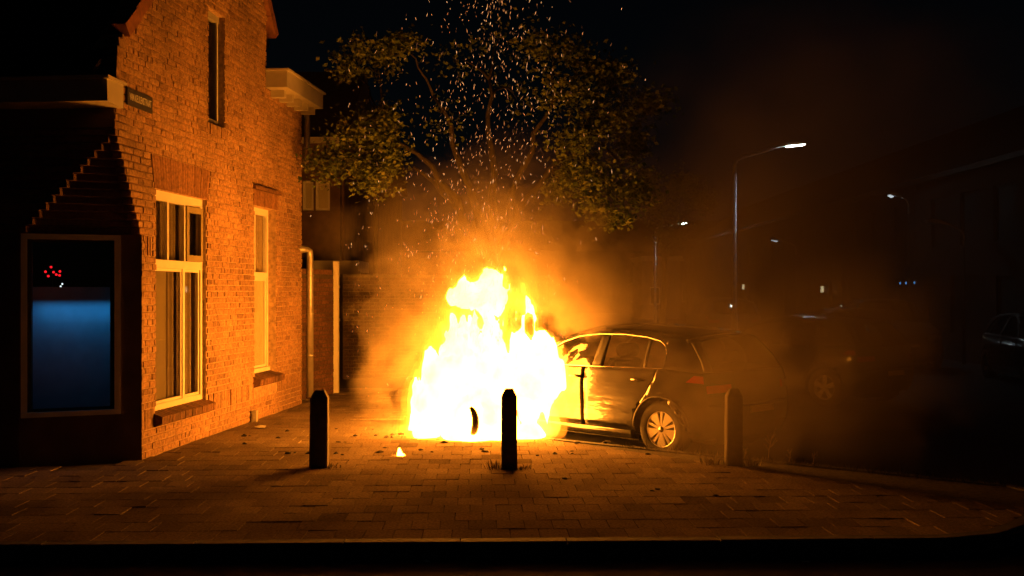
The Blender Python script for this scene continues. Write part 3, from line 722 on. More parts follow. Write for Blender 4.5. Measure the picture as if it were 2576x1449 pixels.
def make_car(name, paint, zs=1.0, ws=1.0, detail=True):
    car = empty(name)
    WS = lambda x, z: car_w(x, z)*ws
    def side_map(sgn, off=0.0): return lambda x, z: (x, sgn*(WS(x, z)+off), z*zs)
    def strip(t, v):
        C_, E_ = catmull(CP, t), catmull(EP, t); q = abs(v)**2.6
        return (C_[0]+(E_[0]-C_[0])*q, v*WS(*E_), (C_[1]+(E_[1]-C_[1])*q)*zs)
    def strip_part(pname, mat, t0, t1, v0=-1, v1=1, off=0.0, nt=10, nv=14, thick=.015, parent=car):
        m = MB(); v = []; f = []
        for i in range(nt+1):
            for j in range(nv+1):
                t, vv = t0+(t1-t0)*i/nt, v0+(v1-v0)*j/nv
                p = Vector(strip(t, vv))
                if off:
                    e = .02; a_ = Vector(strip(min(t+e, len(CP)-1), vv))-Vector(strip(max(t-e, 0), vv)); b_ = Vector(strip(t, vv+e))-Vector(strip(t, vv-e))
                    n_ = b_.cross(a_).normalized(); n_ = -n_ if n_.dot(p-Vector((2.1, 0, .6))) < 0 else n_
                    p = p+n_*off
                v.append(p)
        for i in range(nt):
            for j in range(nv): k = i*(nv+1)+j; f.append((k, k+1, k+nv+2, k+nv+1))
        o = m.add(v, f).build(pname, mat, parent, True, fix=False)
        if thick: s_ = o.modifiers.new('thickness', 'SOLIDIFY'); s_.thickness = thick; s_.offset = 1
        return o
    strip_part('front_bumper', paint, 0, 2.97, nt=12)
    strip_part('bonnet', paint, 3.0, 5.95, nt=14); strip_part('windscreen', 'car_glass', 6.0, 7.97, -.97, .97, thick=0)
    strip_part('roof', paint, 8.0, 12.0, nt=18); strip_part('roof_spoiler', paint, 12.02, 13.0, nt=5)
    strip_part('tailgate', paint, 14.95, 16.97, nt=10); strip_part('rear_window', 'car_glass', 13.02, 14.93, -.86, .86, thick=0)
    for s in (-1, 1): strip_part('rear_pillar', paint, 13.02, 14.93, s*.87, s*1.0, nv=3)
    strip_part('rear_bumper', paint, 17.0, 19, nt=10)
    for s in (-1, 1): strip_part('tail_light', 'red_lens', 15.85, 16.3, s*.60, s*.995, .006, 6, 8, .0)
    np_ = strip_part('number_plate', 'plate_yellow', 17.15, 17.62, -.30, .30, .012, 4, 6, .0)
    strip_part('diffuser', 'black_plastic', 18.2, 18.98, -.8, .8, .006, 5, 8, .0)
    for s in (-1, 1): strip_part('headlight', 'lamp_lens', 2.35, 3.15, s*.55, s*.99, .008, 6, 8, 0)
    strip_part('grille', 'black_plastic', 2.45, 2.85, -.54, .54, .006, 3, 8, 0); strip_part('lower_grille', 'black_plastic', .5, 1.5, -.75, .75, .006, 4, 10, 0)
    strip_part('front_plate', 'plate_yellow', 1.6, 2.0, -.3, .3, .012, 3, 4, 0)
    belt = lambda x: .955+.018*(x-1.44)
    fr = [EP[i] for i in range(7)]
    fine = lambda a, b2, n=6: [catmull(EP, a+(b2-a)*i/(n*(b2-a))) for i in range(int(n*(b2-a))+1)]
    E_up = fine(6, 15); E_front = fine(0, 6); E_rear = fine(15, 19)
    dlo = [(1.44, .957), (1.66, 1.115), (1.88, 1.24), (2.1, 1.312), (2.4, 1.348), (2.8, 1.355), (3.15, 1.332), (3.36, 1.295), (3.45, 1.25), (3.51, 1.16), (3.53, 1.05), (3.51, .992)]
    q = .004
    for sgn in (-1, 1):
        fl = sgn > 0; fm = side_map(sgn); P = lambda poly, n, mt=paint, th=.015, off=0.0, st=.07: panel(poly, side_map(sgn, off), n, mt, car, st, th, fl)
        P([(.32, .20), (.50, .20)]+arc(.88, .31, .362, 180, 0, 14)+[(1.26, .27), (1.40-q, .27), (1.40-q, .955)]+E_front[::-1][:-1], 'front_wing')
        P([(1.40+q, .27), (2.36-q, .27), (2.36-q, belt(2.36)), (1.40+q, .955)], 'front_door')
        rd = [(3.11, .27), (3.115, .36), (3.15, .48), (3.22, .60), (3.32, .72), (3.40, .85), (3.44, .99)]
        P([(2.36+q, .27)]+[(x-q, z) for x, z in rd]+[(2.36+q, belt(2.36))], 'rear_door')
        P([(3.118, .27)]+arc(3.51, .31, .362, 180, 0, 14)[0:0]+[(3.148, .27)]+arc(3.51, .31, .362, 180, 0, 14)+[(3.90, .22), (4.0, .22)]+E_rear[::-1][1:]+[(3.52, .992)]+[(x+q, z) for x, z in rd[::-1]][:-1], 'rear_quarter')
        P([(1.28, .24), (3.12, .24), (3.17, .50), (3.36, .72), (3.47, .96), (1.32, .94)], 'inner_panel', 'black_void', 0, -.045, .2)
        P([(1.27, .165), (3.10, .165), (3.125, .262), (1.25, .262)], 'sill', paint, .015, .004)
        P([(1.302, .956), (1.44, .957)]+dlo[1:]+[E_up[-1]]+E_up[::-1][1:], 'roof_rail', st=.1)
        P([(2.45, belt(2.45)+.001), (2.62, belt(2.62)+.001), (2.58, 1.352), (2.46, 1.350)], 'middle_pillar', 'black_plastic', .02, -.004)
        P([(3.235, belt(3.24)), (3.27, belt(3.27)), (3.22, 1.322), (3.175, 1.33)], 'quarter_post', 'black_plastic', .02, -.004)
        P([(1.44, .957), (2.45, belt(2.45)), (2.46, 1.350), (2.4, 1.348), (2.1, 1.312), (1.88, 1.24), (1.66, 1.115)], 'front_side_window', 'car_glass', 0, -.012, .12)
        P([(2.62, belt(2.62)), (3.235, belt(3.24)), (3.175, 1.33), (2.8, 1.355), (2.58, 1.352)], 'rear_side_window', 'car_glass', 0, -.012, .12)
        P([(3.27, belt(3.27)), (3.51, .992), (3.53, 1.05), (3.51, 1.16), (3.45, 1.25), (3.36, 1.295), (3.22, 1.322)], 'quarter_window', 'car_glass', 0, -.012, .12)
        P([(3.84, .86), (4.05, .85), (4.035, .93), (3.93, .935)], 'tail_light', 'red_lens', .0, .005)
        if detail:
            loop = [Vector(side_map(sgn, .003)(x, z)) for x, z in dlo[0:1]+[tuple(.5*(np.array(a_)+np.array(b_))) for a_, b_ in zip(dlo, dlo[1:])][0:0]+dlo[1:]]
            MB().tube(loop+[Vector(side_map(sgn, .003)(2.4, belt(2.4))), loop[0]], .0075, 6, False).build('window_trim', 'trim_metal', car, True)
            for hx, hz in ((2.235, .845), (3.20, .855)):
                y = WS(hx, hz)
                hm = MB(); hm.tube([(hx-.105, sgn*(y+.004), hz-.006), (hx-.08, sgn*(y+.03), hz), (hx, sgn*(y+.038), hz+.004), (hx+.08, sgn*(y+.03), hz+.004), (hx+.10, sgn*(y+.004), hz)], [.012, .016, .017, .016, .012], 8); hm.build('door_handle', paint, car, True)
            wing = [(1.58, sgn*.90, .955), (1.62, sgn*1.0, .99), (1.66, sgn*1.06, 1.0)]
            mm = MB(); mm.tube([(1.52, sgn*.86, .965), (1.55, sgn*.93, .985), (1.56, sgn*.99, 1.0), (1.56, sgn*1.06, 1.0)], [.03, .05, .085, .05], 10).build('wing_mirror', paint, car, True)
            for cx in (.88, 3.51):
                lip = [Vector(side_map(sgn, .006)(x, z)) for x, z in arc(cx, .31, .375, 178, 2, 20)]
                MB().tube(lip, .017, 6).build('arch_lip', 'black_plastic', car, True)
    for cx in (.88, 3.51):
        for s in (-1, 1):
            pr = arc(cx, .31, .358, 190, -10, 16); m = MB(); v = [(x, s*.875*ws, z*zs) for x, z in pr]+[(x, s*.52*ws, z*zs) for x, z in pr]; n_ = len(pr)
            m.add(v, [(i, i+1, n_+i+1, n_+i) for i in range(n_-1)]+[tuple(range(n_, 2*n_))]).build('arch_liner', 'black_plastic', car, fix=False)
            make_wheel(car, cx, s*.772*ws, s, fancy=detail and cx > 2)
    MB().box((.4, -.50, .15), (4.0, .50, .24)).box((1.25, -.80, .15), (3.14, .80, .22)).build('underbody', 'black_plastic', car)
    MB().box((1.25, -.74, .23), (3.9, .74, .50)).build('cabin_floor', 'black_void', car)
    MB().prism_xz([(1.15, .60), (1.65, .60), (1.60, .93), (1.18, .94)], -.74, .74).build('dashboard', 'black_void', car)
    for y in (-.36, .36):
        MB().prism_xz([(1.95, .45), (2.45, .42), (2.50, .60), (2.62, 1.02), (2.52, 1.06), (2.38, .62), (1.95, .60)], y-.24, y+.24).build('seat', 'seat_cloth', car)
        MB().tube([(2.60, y-.12, 1.15), (2.60, y+.12, 1.15)], .085, 10).build('headrest', 'seat_cloth', car, True)
    MB().prism_xz([(3.0, .45), (3.35, .45), (3.6, 1.0), (3.5, 1.03), (3.28, .60), (3.0, .58)], -.66, .66).build('rear_bench', 'seat_cloth', car)
    for y in (-.42, .42): MB().tube([(3.55, y-.11, 1.09), (3.55, y+.11, 1.09)], .07, 10).build('headrest', 'seat_cloth', car, True)
    return car

car = make_car('hatchback', 'car_black')
TH = R(46.5); ct, st_ = math.cos(TH), math.sin(TH)
CARO = Vector((1.667-3.51*ct+.86*st_, 12.0+3.51*st_+.86*ct, ROAD))
car.location = CARO; car.rotation_euler = (0, 0, -TH)
tag(car, 'black five-door hatchback with its front in flames, parked by the kerb', 'car')
car['group'] = 'cars in the street'
def carp(x, y, z): return Vector((CARO.x+x*.7071+y*.7071, CARO.y-x*.7071+y*.7071, CARO.z+z))

# parked cars further down the street
dark = make_car('parked_car', 'car_blue', 1.0, 1.0, False); suv = make_car('parked_car', 'car_grey', 1.17, 1.06, False)
def put(o, x, y, deg, label): 
    o.location = (x, y, ROAD); o.rotation_euler = (0, 0, R(deg)); tag(o, label, 'car', 'cars in the street'); return o
put(dark, 3.55, 20.6, -52, 'dark car parked directly behind the burning hatchback, its roof catching cold light')
put(suv, 9.2, 24.8, 86, 'tall dark car facing the camera on the right of the street')
put(copy_tree(suv), 6.9, 38.0, -88, 'dark tall car seen from behind, left of the main lamp post')
def recolour(o, frm, to):
    for ch in o.children:
        if ch.type == 'MESH' and ch.material_slots and ch.material_slots[0].material == MATS[frm]:
            ch.material_slots[0].link = 'OBJECT'; ch.material_slots[0].material = MATS[to]
c3 = put(copy_tree(dark), 6.05, 28.0, -10, 'silver car with a pale roof edge, half hidden by smoke right of the lamp post'); recolour(c3, 'car_blue', 'car_silver')
c4 = put(copy_tree(dark), 10.6, 19.6, 82, 'low dark car nose-on beside the tall dark car'); 
c5 = put(copy_tree(suv), 8.9, 15.2, 70, 'dark car cut off by the right edge of the picture')

# ------------------------------------------------------------------ fire
def flame_field(tongues, org, shape, h, seed, amp=.42, warp=.16, freq=1.0):
    ax = [org[i]+h*np.arange(shape[i]) for i in range(3)]
    P = np.stack(np.meshgrid(*ax, indexing='ij'), -1)
    st = P*np.array([2.6, 2.6, 1.35])*freq
    w = np.stack([fbm(st+np.array([0, 0, 3.0*i]), seed+20*i, 3) for i in range(3)], -1)
    hgt = np.clip((P[..., 2]+.1)/1.2, .25, 1.6)[..., None]
    Q = P+w*warp*hgt
    F = np.full(P.shape[:3], -9.0)
    for (x, y, z0, z1, r_, lean) in tongues:
        u = np.clip((Q[..., 2]-z0)/(z1-z0), -.6, 1.6)
        rad = r_*np.clip(1.08-u, 0.0, 1)**.85*np.clip(1.0+.18*np.sin(u*3), .5, 1.3)+.001
        d = np.sqrt((Q[..., 0]-x-lean*u*u)**2+(Q[..., 1]-y)**2)
        f = (rad-d)/r_
        f = np.where(u < 0, f+u*1.2, f); f = f-np.clip(u-.72, 0, None)*1.9
        F = np.maximum(F, f)
    det = fbm(P*np.array([6.5, 6.5, 2.3])*freq, seed+77, 5)
    return F+amp*det*np.clip(.45+P[..., 2]*.45, .4, 1.2)
fire = tag(empty('blaze', (-.4, 13.95, ROAD)), 'white-hot blaze of tall flames swallowing the front of the hatchback', 'fire')
m = bpy.data.materials.new('flame_core'); m.use_nodes = True; MATS['flame_core'] = m; nt = m.node_tree; nt.nodes.remove(nt.nodes['Principled BSDF'])
e = nd(nt, 'ShaderNodeEmission', Strength=1.0); ge = nd(nt, 'ShaderNodeNewGeometry')
sx = nd(nt, 'ShaderNodeSeparateXYZ'); nt.links.new(ge.outputs['Position'], sx.inputs[0])
nz = nd(nt, 'ShaderNodeTexNoise', Scale=3.2, Detail=4.0); nt.links.new(ge.outputs['Position'], nz.inputs['Vector'])
CORE = 58.0
r = ramp(nt, nz.outputs[0], [(.32, (1.0, .25, .013)), (.50, (1.0, .275, .018)), (.68, (1.0, .31, .026))])
nt.links.new(r.outputs[0], e.inputs[0]); e.inputs[1].default_value = CORE
nt.links.new(e.outputs[0], nt.nodes['Material Output'].inputs[0])
# glowing gas round the core: even emission, so that it thins out towards its edges
def gas_mat(name, col, strength):
    m = bpy.data.materials.new(name); m.use_nodes = True; MATS[name] = m; nt = m.node_tree; nt.nodes.remove(nt.nodes['Principled BSDF'])
    e = nd(nt, 'ShaderNodeEmission', Color=(*col, 1), Strength=strength)
    nt.links.new(e.outputs[0], nt.nodes['Material Output'].inputs['Volume']); m.cycles.homogeneous_volume = True
gas_mat('flame_gas_hot', (1, .36, .03), 12.0); gas_mat('flame_gas_cool', (1, .24, .008), 3.4)
def flame(tongues, seed, lo, hi, h=.032, amp=.42, warp=.16, iso=.32, halo=(.15, -.12), core=True, freq=1.0, parent=fire, base=None):
    base = base if base is not None else Vector((-.4, 13.95, ROAD))
    shp = [int((hi[i]-lo[i])/h)+1 for i in range(3)]
    F = flame_field(tongues, lo, shp, h, seed, amp, warp, freq)
    F[0] = F[-1] = -1; F[:, 0] = -1; F[:, -1] = -1; F[:, :, 0] = -1; F[:, :, -1] = -1
    if core:
        v, q = surface_net(F, lo, h, iso); v = v-np.array(base)
        mb = MB(); mb.v = [tuple(p) for p in v]; mb.f = [tuple(x) for x in q]
        mb.build('flame', 'flame_core', parent, True, fix=False)
    for k, hl in enumerate(halo):
        if hl > 5: continue
        v, q = surface_net(F, lo, h, hl); v = v-np.array(base)
        mb = MB(); mb.v = [tuple(p) for p in v]; mb.f = [tuple(x) for x in q]
        mb.build('flame_gas', ('flame_gas_hot', 'flame_gas_cool')[k], parent, True, fix=False)
def fx(px, Y): return (px-1288)/FPX*Y
Y0 = 13.7
flame([(fx(1192, Y0), Y0, -.1, 2.05, .66, .16), (fx(1100, 13.55), 13.55, -.1, 1.35, .42, .12), (fx(1185, 13.1), 13.1, 0, .8, .54, 0), (fx(1255, 13.15), 13.15, 0, .72, .36, 0), (fx(1148, 13.7), 13.7, .1, 1.75, .44, .12), (fx(1235, 13.6), 13.6, .2, 1.7, .40, .0)], 3, (-1.75, 12.35, -.09), (.5, 14.6, 2.3), h=.026, amp=.80, warp=.22)
flame([(fx(1320, 13.1), 13.1, .50, 1.95, .28, -.04), (fx(1372, 12.98), 12.98, .60, 1.62, .20, .03), (fx(1345, 12.95), 12.95, .55, 1.3, .28, 0)], 11, (-.40, 12.35, .0), (.95, 13.9, 2.1), h=.025, amp=.85, warp=.22)
flame([(fx(1205, Y0), Y0, 1.48, 2.06, .23, .22), (fx(1158, Y0), Y0, 1.58, 1.86, .17, .02)], 23, (-1.2, 13.0, 1.2), (.4, 14.4, 2.5), .022, .9, .24, .30)
flame([(fx(1330, 12.85), 12.85, 0, .26, .24, .06), (fx(1180, 12.85), 12.85, 0, .30, .48, 0), (fx(1075, 12.95), 12.95, 0, .42, .24, 0), (fx(1260, 12.85), 12.85, 0, .25, .38, 0)], 31, (-1.5, 12.35, -.03), (.75, 13.5, .7), .024, .6, .10, .26)
flame([(fx(1345, 12.95), 12.95, .0, .95, .34, .05), (fx(1390, 12.85), 12.85, .1, .7, .2, .05)], 41, (-.3, 12.3, -.03), (1.0, 13.6, 1.3), .03, .9, .2, core=False, halo=(.42, -.02))
# a curved strip added in place of the burnt front tyre hidden by the flames
zc = .22; p = Vector((fx(1192, 12.55), 12.55, 0)); arcp = [(.10*math.cos(R(a_))-.08, 0, zc+.19*math.sin(R(a_))) for a_ in range(-68, 69, 17)]
tag(MB().tube(arcp, [.018, .030, .038, .042, .042, .040, .036, .030, .016], 8).build('charred_strip', 'charred', None, True, loc=p), 'curved strip of charred tyre standing upright in the white flames', 'debris')
# the little flame burning alone on the paving
sp = at(1006, 1146, 1.74*FPX/(1146-HOR)); sp.z = 0
sf = tag(empty('small_flame', sp), 'small lone flame burning on the paving in front of the blaze', 'fire')
flame([(sp.x, sp.y, -.02, .115, .042, -.012), (sp.x+.03, sp.y, -.02, .04, .04, 0)], 5, (sp.x-.14, sp.y-.12, -.02), (sp.x+.16, sp.y+.12, .17), .0075, .22, .03, .22, (.05, -.1), freq=4.0, parent=sf, base=sp)

# ------------------------------------------------------------------ smoke
smoke = tag(empty('smoke', (0.3, 14.2, 0)), 'billowing smoke lit orange by the burning car', 'smoke', kind='stuff')
def puff(c, r, dens, seed, scale=1.3, edge=.55, amp=1.5, albedo=.75, step=.5, col=None, detail=2.0, rz=0, crisp=False):
    m = bpy.data.materials.new('smoke'); m.use_nodes = True; nt = m.node_tree; nt.nodes.remove(nt.nodes['Principled BSDF']); L = nt.links.new
    tc = nd(nt, 'ShaderNodeTexCoord'); ln = nd(nt, 'ShaderNodeVectorMath', operation='LENGTH'); L(tc.outputs['Object'], ln.inputs[0])
    ge = nd(nt, 'ShaderNodeNewGeometry'); mp = nd(nt, 'ShaderNodeMapping'); L(ge.outputs['Position'], mp.inputs['Vector'])
    mp.inputs['Location'].default_value = (seed*3.7, seed*1.9, -seed*2.3)
    n1 = nd(nt, 'ShaderNodeTexNoise', Scale=scale, Detail=detail, Roughness=.55); L(mp.outputs[0], n1.inputs['Vector'])
    a = nd(nt, 'ShaderNodeMath', operation='MULTIPLY_ADD'); L(n1.outputs[0], a.inputs[0]); a.inputs[1].default_value = amp; a.inputs[2].default_value = -amp*.5
    b2 = nd(nt, 'ShaderNodeMath', operation='SUBTRACT'); b2.inputs[0].default_value = edge; L(ln.outputs['Value'], b2.inputs[1])
    s_ = nd(nt, 'ShaderNodeMath', operation='ADD'); L(a.outputs[0], s_.inputs[0]); L(b2.outputs[0], s_.inputs[1])
    mr = nd(nt, 'ShaderNodeMapRange', interpolation_type='SMOOTHSTEP'); L(s_.outputs[0], mr.inputs['Value']); mr.inputs['From Min'].default_value = 0; mr.inputs['From Max'].default_value = .25 if crisp else .4; mr.inputs['To Max'].default_value = dens
    fe = nd(nt, 'ShaderNodeMapRange', interpolation_type='SMOOTHSTEP'); L(ln.outputs['Value'], fe.inputs['Value']); fe.inputs['From Min'].default_value = 1.0; fe.inputs['From Max'].default_value = .8 if crisp else .45
    mu = nd(nt, 'ShaderNodeMath', operation='MULTIPLY'); L(mr.outputs[0], mu.inputs[0]); L(fe.outputs[0], mu.inputs[1])
    pv = nd(nt, 'ShaderNodeVolumePrincipled'); pv.inputs['Color'].default_value = (albedo, albedo*.86, albedo*.66, 1) if col is None else (*col, 1)
    pv.inputs['Anisotropy'].default_value = .15; L(mu.outputs[0], pv.inputs['Density'])
    L(pv.outputs[0], nt.nodes['Material Output'].inputs['Volume'])
    m.cycles.volume_step_rate = step
    bm = bmesh.new(); bmesh.ops.create_icosphere(bm, subdivisions=3, radius=1.03); me = bpy.data.meshes.new('smoke_puff'); bm.to_mesh(me); bm.free(); me.materials.append(m)
    o = bpy.data.objects.new('smoke_puff', me); COL.objects.link(o); o.parent = smoke
    o.location = Vector(c)-smoke.location; o.scale = r; o.rotation_euler = (0, 0, rz)
    return o
def pp(px, py, Y): return at(px, py, Y)
cb = puff(CARO+Vector((2.55*ct, -2.55*st_, 1.02)), (1.0, .60, .33), 1.1, 33, 2.2, 1.1, 2.0, albedo=.82, rz=-TH)   # smoke inside the cabin
# (px, py, distance, radii, density, noise scale, reach, contrast)
for i, (px, py, Y, r_, dn, sc_, ed, am, dt, stp) in enumerate([
        (990, 960, 12.7, (.58, .5, .80), .42, 2.8, .95, 4.0, 4, .6), (1015, 790, 12.7, (.78, .55, .90), .36, 2.3, .95, 4.0, 4, .6),      # left of the blaze
        (1290, 620, 13.5, (1.05, .8, 1.05), .75, 2.0, 1.0, 4.4, 4, .5), (1430, 670, 13.3, (.95, .7, .95), 1.2, 2.6, .95, 4.4, 5, .5), (1505, 745, 13.2, (.70, .6, .70), 1.9, 3.2, .9, 4.2, 5, .5),   # bright clouds above
        (1175, 860, 13.4, (1.0, .6, 1.05), .55, 2.2, 1.05, 3.6, 3, .7),      # close round the flames
        (1100, 590, 12.9, (1.75, .6, 1.0), .32, 1.6, 1.0, 3.2, 3, .8), (1290, 500, 12.9, (1.5, .6, 1.0), .24, 1.4, 1.0, 2.8, 2, .9),      # brown veil above
        (1880, 1000, 10.7, (1.5, .6, 1.15), .50, 1.7, 1.05, 2.4, 2, .9), (1790, 870, 12.3, (1.6, .9, 1.1), .20, 1.3, 1.05, 2.4, 2, .9), (2120, 930, 10.0, (1.6, .7, 1.3), .22, 1.2, 1.05, 2.2, 2, .9),    # low smoke past the rear of the car
        (1700, 740, 14.6, (2.2, 1.4, 1.2), .22, 1.1, 1.0, 2.4, 2, .9),
        (2080, 760, 14.5, (3.2, 2.4, 2.5), .34, .9, 1.0, 2.2, 2, .9), (2150, 600, 17.5, (6.0, 4.0, 4.6), .17, .6, 1.05, 1.6, 1, .9)]):
    puff(pp(px, py, Y), r_, dn*.85, i+1, sc_, ed, am, step=stp, albedo=.82, detail=dt, crisp=dt >= 4)

# ------------------------------------------------------------------ tree
TB = Vector((-.35, 16.9, 0))
tree = tag(empty('street_tree', TB), 'leafy street tree behind the blaze, its crown lit from below', 'tree')
def limb(p0, p1, r0, r1, n=7, wob=.12):
    p0, p1 = Vector(p0), Vector(p1); L_ = (p1-p0).length; pts = []
    for i in range(n):
        t = i/(n-1); q = p0.lerp(p1, t)+Vector((random.uniform(-1, 1), random.uniform(-1, 1), random.uniform(-.5, .5)))*wob*L_*.12*(0 < i < n-1)
        q.z += math.sin(t*math.pi)*wob*L_*.4; pts.append(q)
    return pts, [r0+(r1-r0)*i/(n-1) for i in range(n)]
pts_, rr = limb((0, 0, -.1), (.05, .1, 2.4), .20, .15, 6, .05); MB().tube(pts_, rr, 12).build('trunk', 'bark', tree, True)
LOBES = [(930, 140, 85, 48), (1005, 118, 55, 38), (875, 175, 40, 25), (905, 345, 95, 70), (860, 425, 80, 55), (955, 300, 55, 40), (940, 455, 60, 45), (985, 405, 45, 50), (820, 400, 40, 40),
         (1395, 135, 85, 40), (1480, 175, 85, 45), (1560, 200, 50, 45), (1435, 235, 80, 55), (1560, 290, 90, 50), (1645, 270, 45, 38), (1480, 330, 90, 60), (1590, 370, 55, 40), (1470, 430, 75, 55), (1525, 480, 95, 60), (1610, 480, 45, 32), (1530, 545, 55, 28), (1420, 470, 45, 50),
         (1160, 150, 90, 60), (1260, 90, 110, 55), (1120, 300, 70, 60), (1300, 250, 70, 70)]
crown = MB()
MAIN = []
for (px, py) in ((980, 330), (1090, 240), (1230, 200), (1390, 260), (1470, 330), (1040, 420)):
    e_ = at(px, py, 16.5+random.uniform(-.4, .5))-TB; pts_, rr = limb((0.03, .06, 2.0+.4*random.random()), e_, .075, .022, 9, .22); MAIN += pts_[4:]
    MB().tube(pts_, rr, 8).build('branch', 'bark', tree, True)
for li, (px, py, rx, ry) in enumerate(LOBES):
    Y = 15.8+random.uniform(-.8, 1.1)+(1.6 if li >= 22 else 0); c = at(px, py, Y)-TB; k = Y/FPX; rx, ry = rx*k, ry*k
    base = min(MAIN, key=lambda q_: (q_-c).length); pts_, rr = limb(base, c, .022, .006, 6, .3); MB().tube(pts_, rr, 6).build('branch', 'bark', tree, True)
    tw = []
    for i in range(14):
        d = Vector((random.gauss(0, 1), random.gauss(0, .9), random.gauss(0, .9))).normalized()*random.random()**.4
        tw.append(c+Vector((d.x*rx, d.y*min(rx, .7), d.z*ry)))
    for t_ in tw:
        j = random.choice(pts_[3:]); 
        n = int(42*(rx*ry/.16)**.5) if li < 22 else 9
        for i in range(n):
            q = t_+Vector((random.gauss(0, .13*rx/.4), random.gauss(0, .16), random.gauss(0, .10*ry/.3)))
            L_ = random.uniform(.05, .10); dx = Vector((random.gauss(0, 1), random.gauss(0, 1), random.gauss(-.4, .6))).normalized()
            sd = dx.cross(Vector((random.gauss(0, 1), random.gauss(0, 1), random.gauss(0, 1)))).normalized()*L_*.36; up_ = dx.cross(sd).normalized()*L_*.12
            crown.add([q-dx*L_*.5, q+sd-up_, q+dx*L_*.5, q-sd-up_, q], [(0, 1, 4), (1, 2, 4), (2, 3, 4), (3, 0, 4)])
crown.build('crown', 'leaf', tree, fix=False)

T2 = at(1665, 735, 25); T2.z = 0
tree2 = tag(empty('young_tree', T2), 'dim tree farther back on the right, beside the lit lamp head', 'tree')
pts_, rr = limb((0, 0, -.1), (.1, .1, 3.0), .10, .05, 6, .05); MB().tube(pts_, rr, 10).build('trunk', 'bark', tree2, True)
cr2 = MB()
for px, py, rx, ry in ((1650, 520, 55, 60), (1715, 465, 60, 42), (1765, 505, 42, 38), (1690, 590, 50, 40), (1620, 450, 40, 36)):
    c = at(px, py, 25+random.uniform(-.6, .6))-T2; pts_, rr = limb((.08, .08, 2.4), c, .04, .01, 6, .3); MB().tube(pts_, rr, 6).build('branch', 'bark', tree2, True); k = 25/FPX
    for i in range(650):
        q = c+Vector((random.gauss(0, .45)*rx*k, random.gauss(0, .3), random.gauss(0, .45)*ry*k)); L_ = random.uniform(.06, .10); dx = Vector((random.gauss(0, 1), random.gauss(0, 1), random.gauss(-.4, .6))).normalized()
        sd = dx.cross(Vector((random.gauss(0, 1), random.gauss(0, 1), random.gauss(0, 1)))).normalized()*L_*.36
        cr2.add([q-dx*L_*.5, q+sd, q+dx*L_*.5, q-sd], [(0, 1, 2, 3)])
cr2.build('crown', 'leaf', tree2, fix=False)

# ------------------------------------------------------------------ sparks
m = bpy.data.materials.new('spark_glow'); m.use_nodes = True; MATS['spark_glow'] = m; nt = m.node_tree; nt.nodes.remove(nt.nodes['Principled BSDF'])
e = nd(nt, 'ShaderNodeEmission'); ge = nd(nt, 'ShaderNodeNewGeometry')
r = ramp(nt, ge.outputs['Random Per Island'], [(0, (.5, .16, .05)), (.6, (1.0, .34, .09)), (1, (1.0, .50, .2))])
pw = nd(nt, 'ShaderNodeMath', operation='MULTIPLY_ADD'); pw.inputs[1].default_value = 3.0; pw.inputs[2].default_value = .4; nt.links.new(ge.outputs['Random Per Island'], pw.inputs[0])
nt.links.new(r.outputs[0], e.inputs[0]); nt.links.new(pw.outputs[0], e.inputs[1]); nt.links.new(e.outputs[0], nt.nodes['Material Output'].inputs[0]); m.cycles.emission_sampling = 'NONE'
sparks = MB()
for i in range(1750):
    t = random.random()**1.3
    py = 850-t*880
    cx = 1215+40*math.sin(py/130.0)+ (1-t)*15; wd = 60+35*math.sin(t*3.1)+ (60 if random.random() < .25 else 0)
    px = random.gauss(cx, wd); Y = 12.3+random.gauss(0, .3)
    if random.random() < .16: px = random.uniform(870, 1420); py = random.uniform(60, 1000) if px < 1060 else py
    p = at(px, py, Y); L_ = random.uniform(.007, .026)*(1 if random.random() < .8 else 1.6); w = random.uniform(.0010, .0022)
    d = Vector((random.gauss(.05, .35), random.gauss(0, .3), 1)).normalized(); s1 = d.orthogonal().normalized()*w; s2 = d.cross(s1).normalized()*w
    sparks.add([p-d*L_, p+s1, p+s2, p-s1, p-s2, p+d*L_], [(0, 2, 1), (0, 3, 2), (0, 4, 3), (0, 1, 4), (5, 1, 2), (5, 2, 3), (5, 3, 4), (5, 4, 1)])
tag(sparks.build('sparks', 'spark_glow', fix=False), 'glowing sparks rising in a column above the blaze', 'sparks', kind='stuff')

# ------------------------------------------------------------------ bollards
def bollard(px, py, wpx, hpx, rz, label, lean=0):
    Y = CH*FPX/(py-HOR); p = at(px, py, Y); p.z = 0; w = wpx/FPX*Y/2; h = hpx/FPX*Y
    o = empty('bollard', p, R(rz)); o.rotation_euler[1] = R(lean); tag(o, label, 'bollard', 'wooden bollards along the pavement')
    b_ = w*.16; oc = [(-w+b_, -w), (w-b_, -w), (w, -w+b_), (w, w-b_), (w-b_, w), (-w+b_, w), (-w, w-b_), (-w, -w+b_)]
    m = MB(); n = 8; v = []
    for z, f in ((-.15, 1.03), (.02, 1.02), (h*.5, 1.0), (h-.075, .985), (h-.012, .60), (h, .50)):
        v += [(x*f+random.uniform(-.0015, .0015), y*f+random.uniform(-.0015, .0015), z) for x, y in oc]
    f_ = [(r_*n+i, r_*n+(i+1) % n, (r_+1)*n+(i+1) % n, (r_+1)*n+i) for r_ in range(5) for i in range(n)]+[tuple(range(40, 48))]
    m.add(v, f_); m.build('post', 'post_wood', o, fix=True)
    return o, p
B1 = bollard(803, 1174, 44, 193, 3, 'wooden bollard standing nearest the brick house', .4)
B2 = bollard(1281, 1178, 39, 200, 2, 'wooden bollard silhouetted straight against the white flames')
B3 = bollard(1845, 1170, 40, 192, -2, 'wooden bollard in front of the hatchback\'s rear bumper', .3)

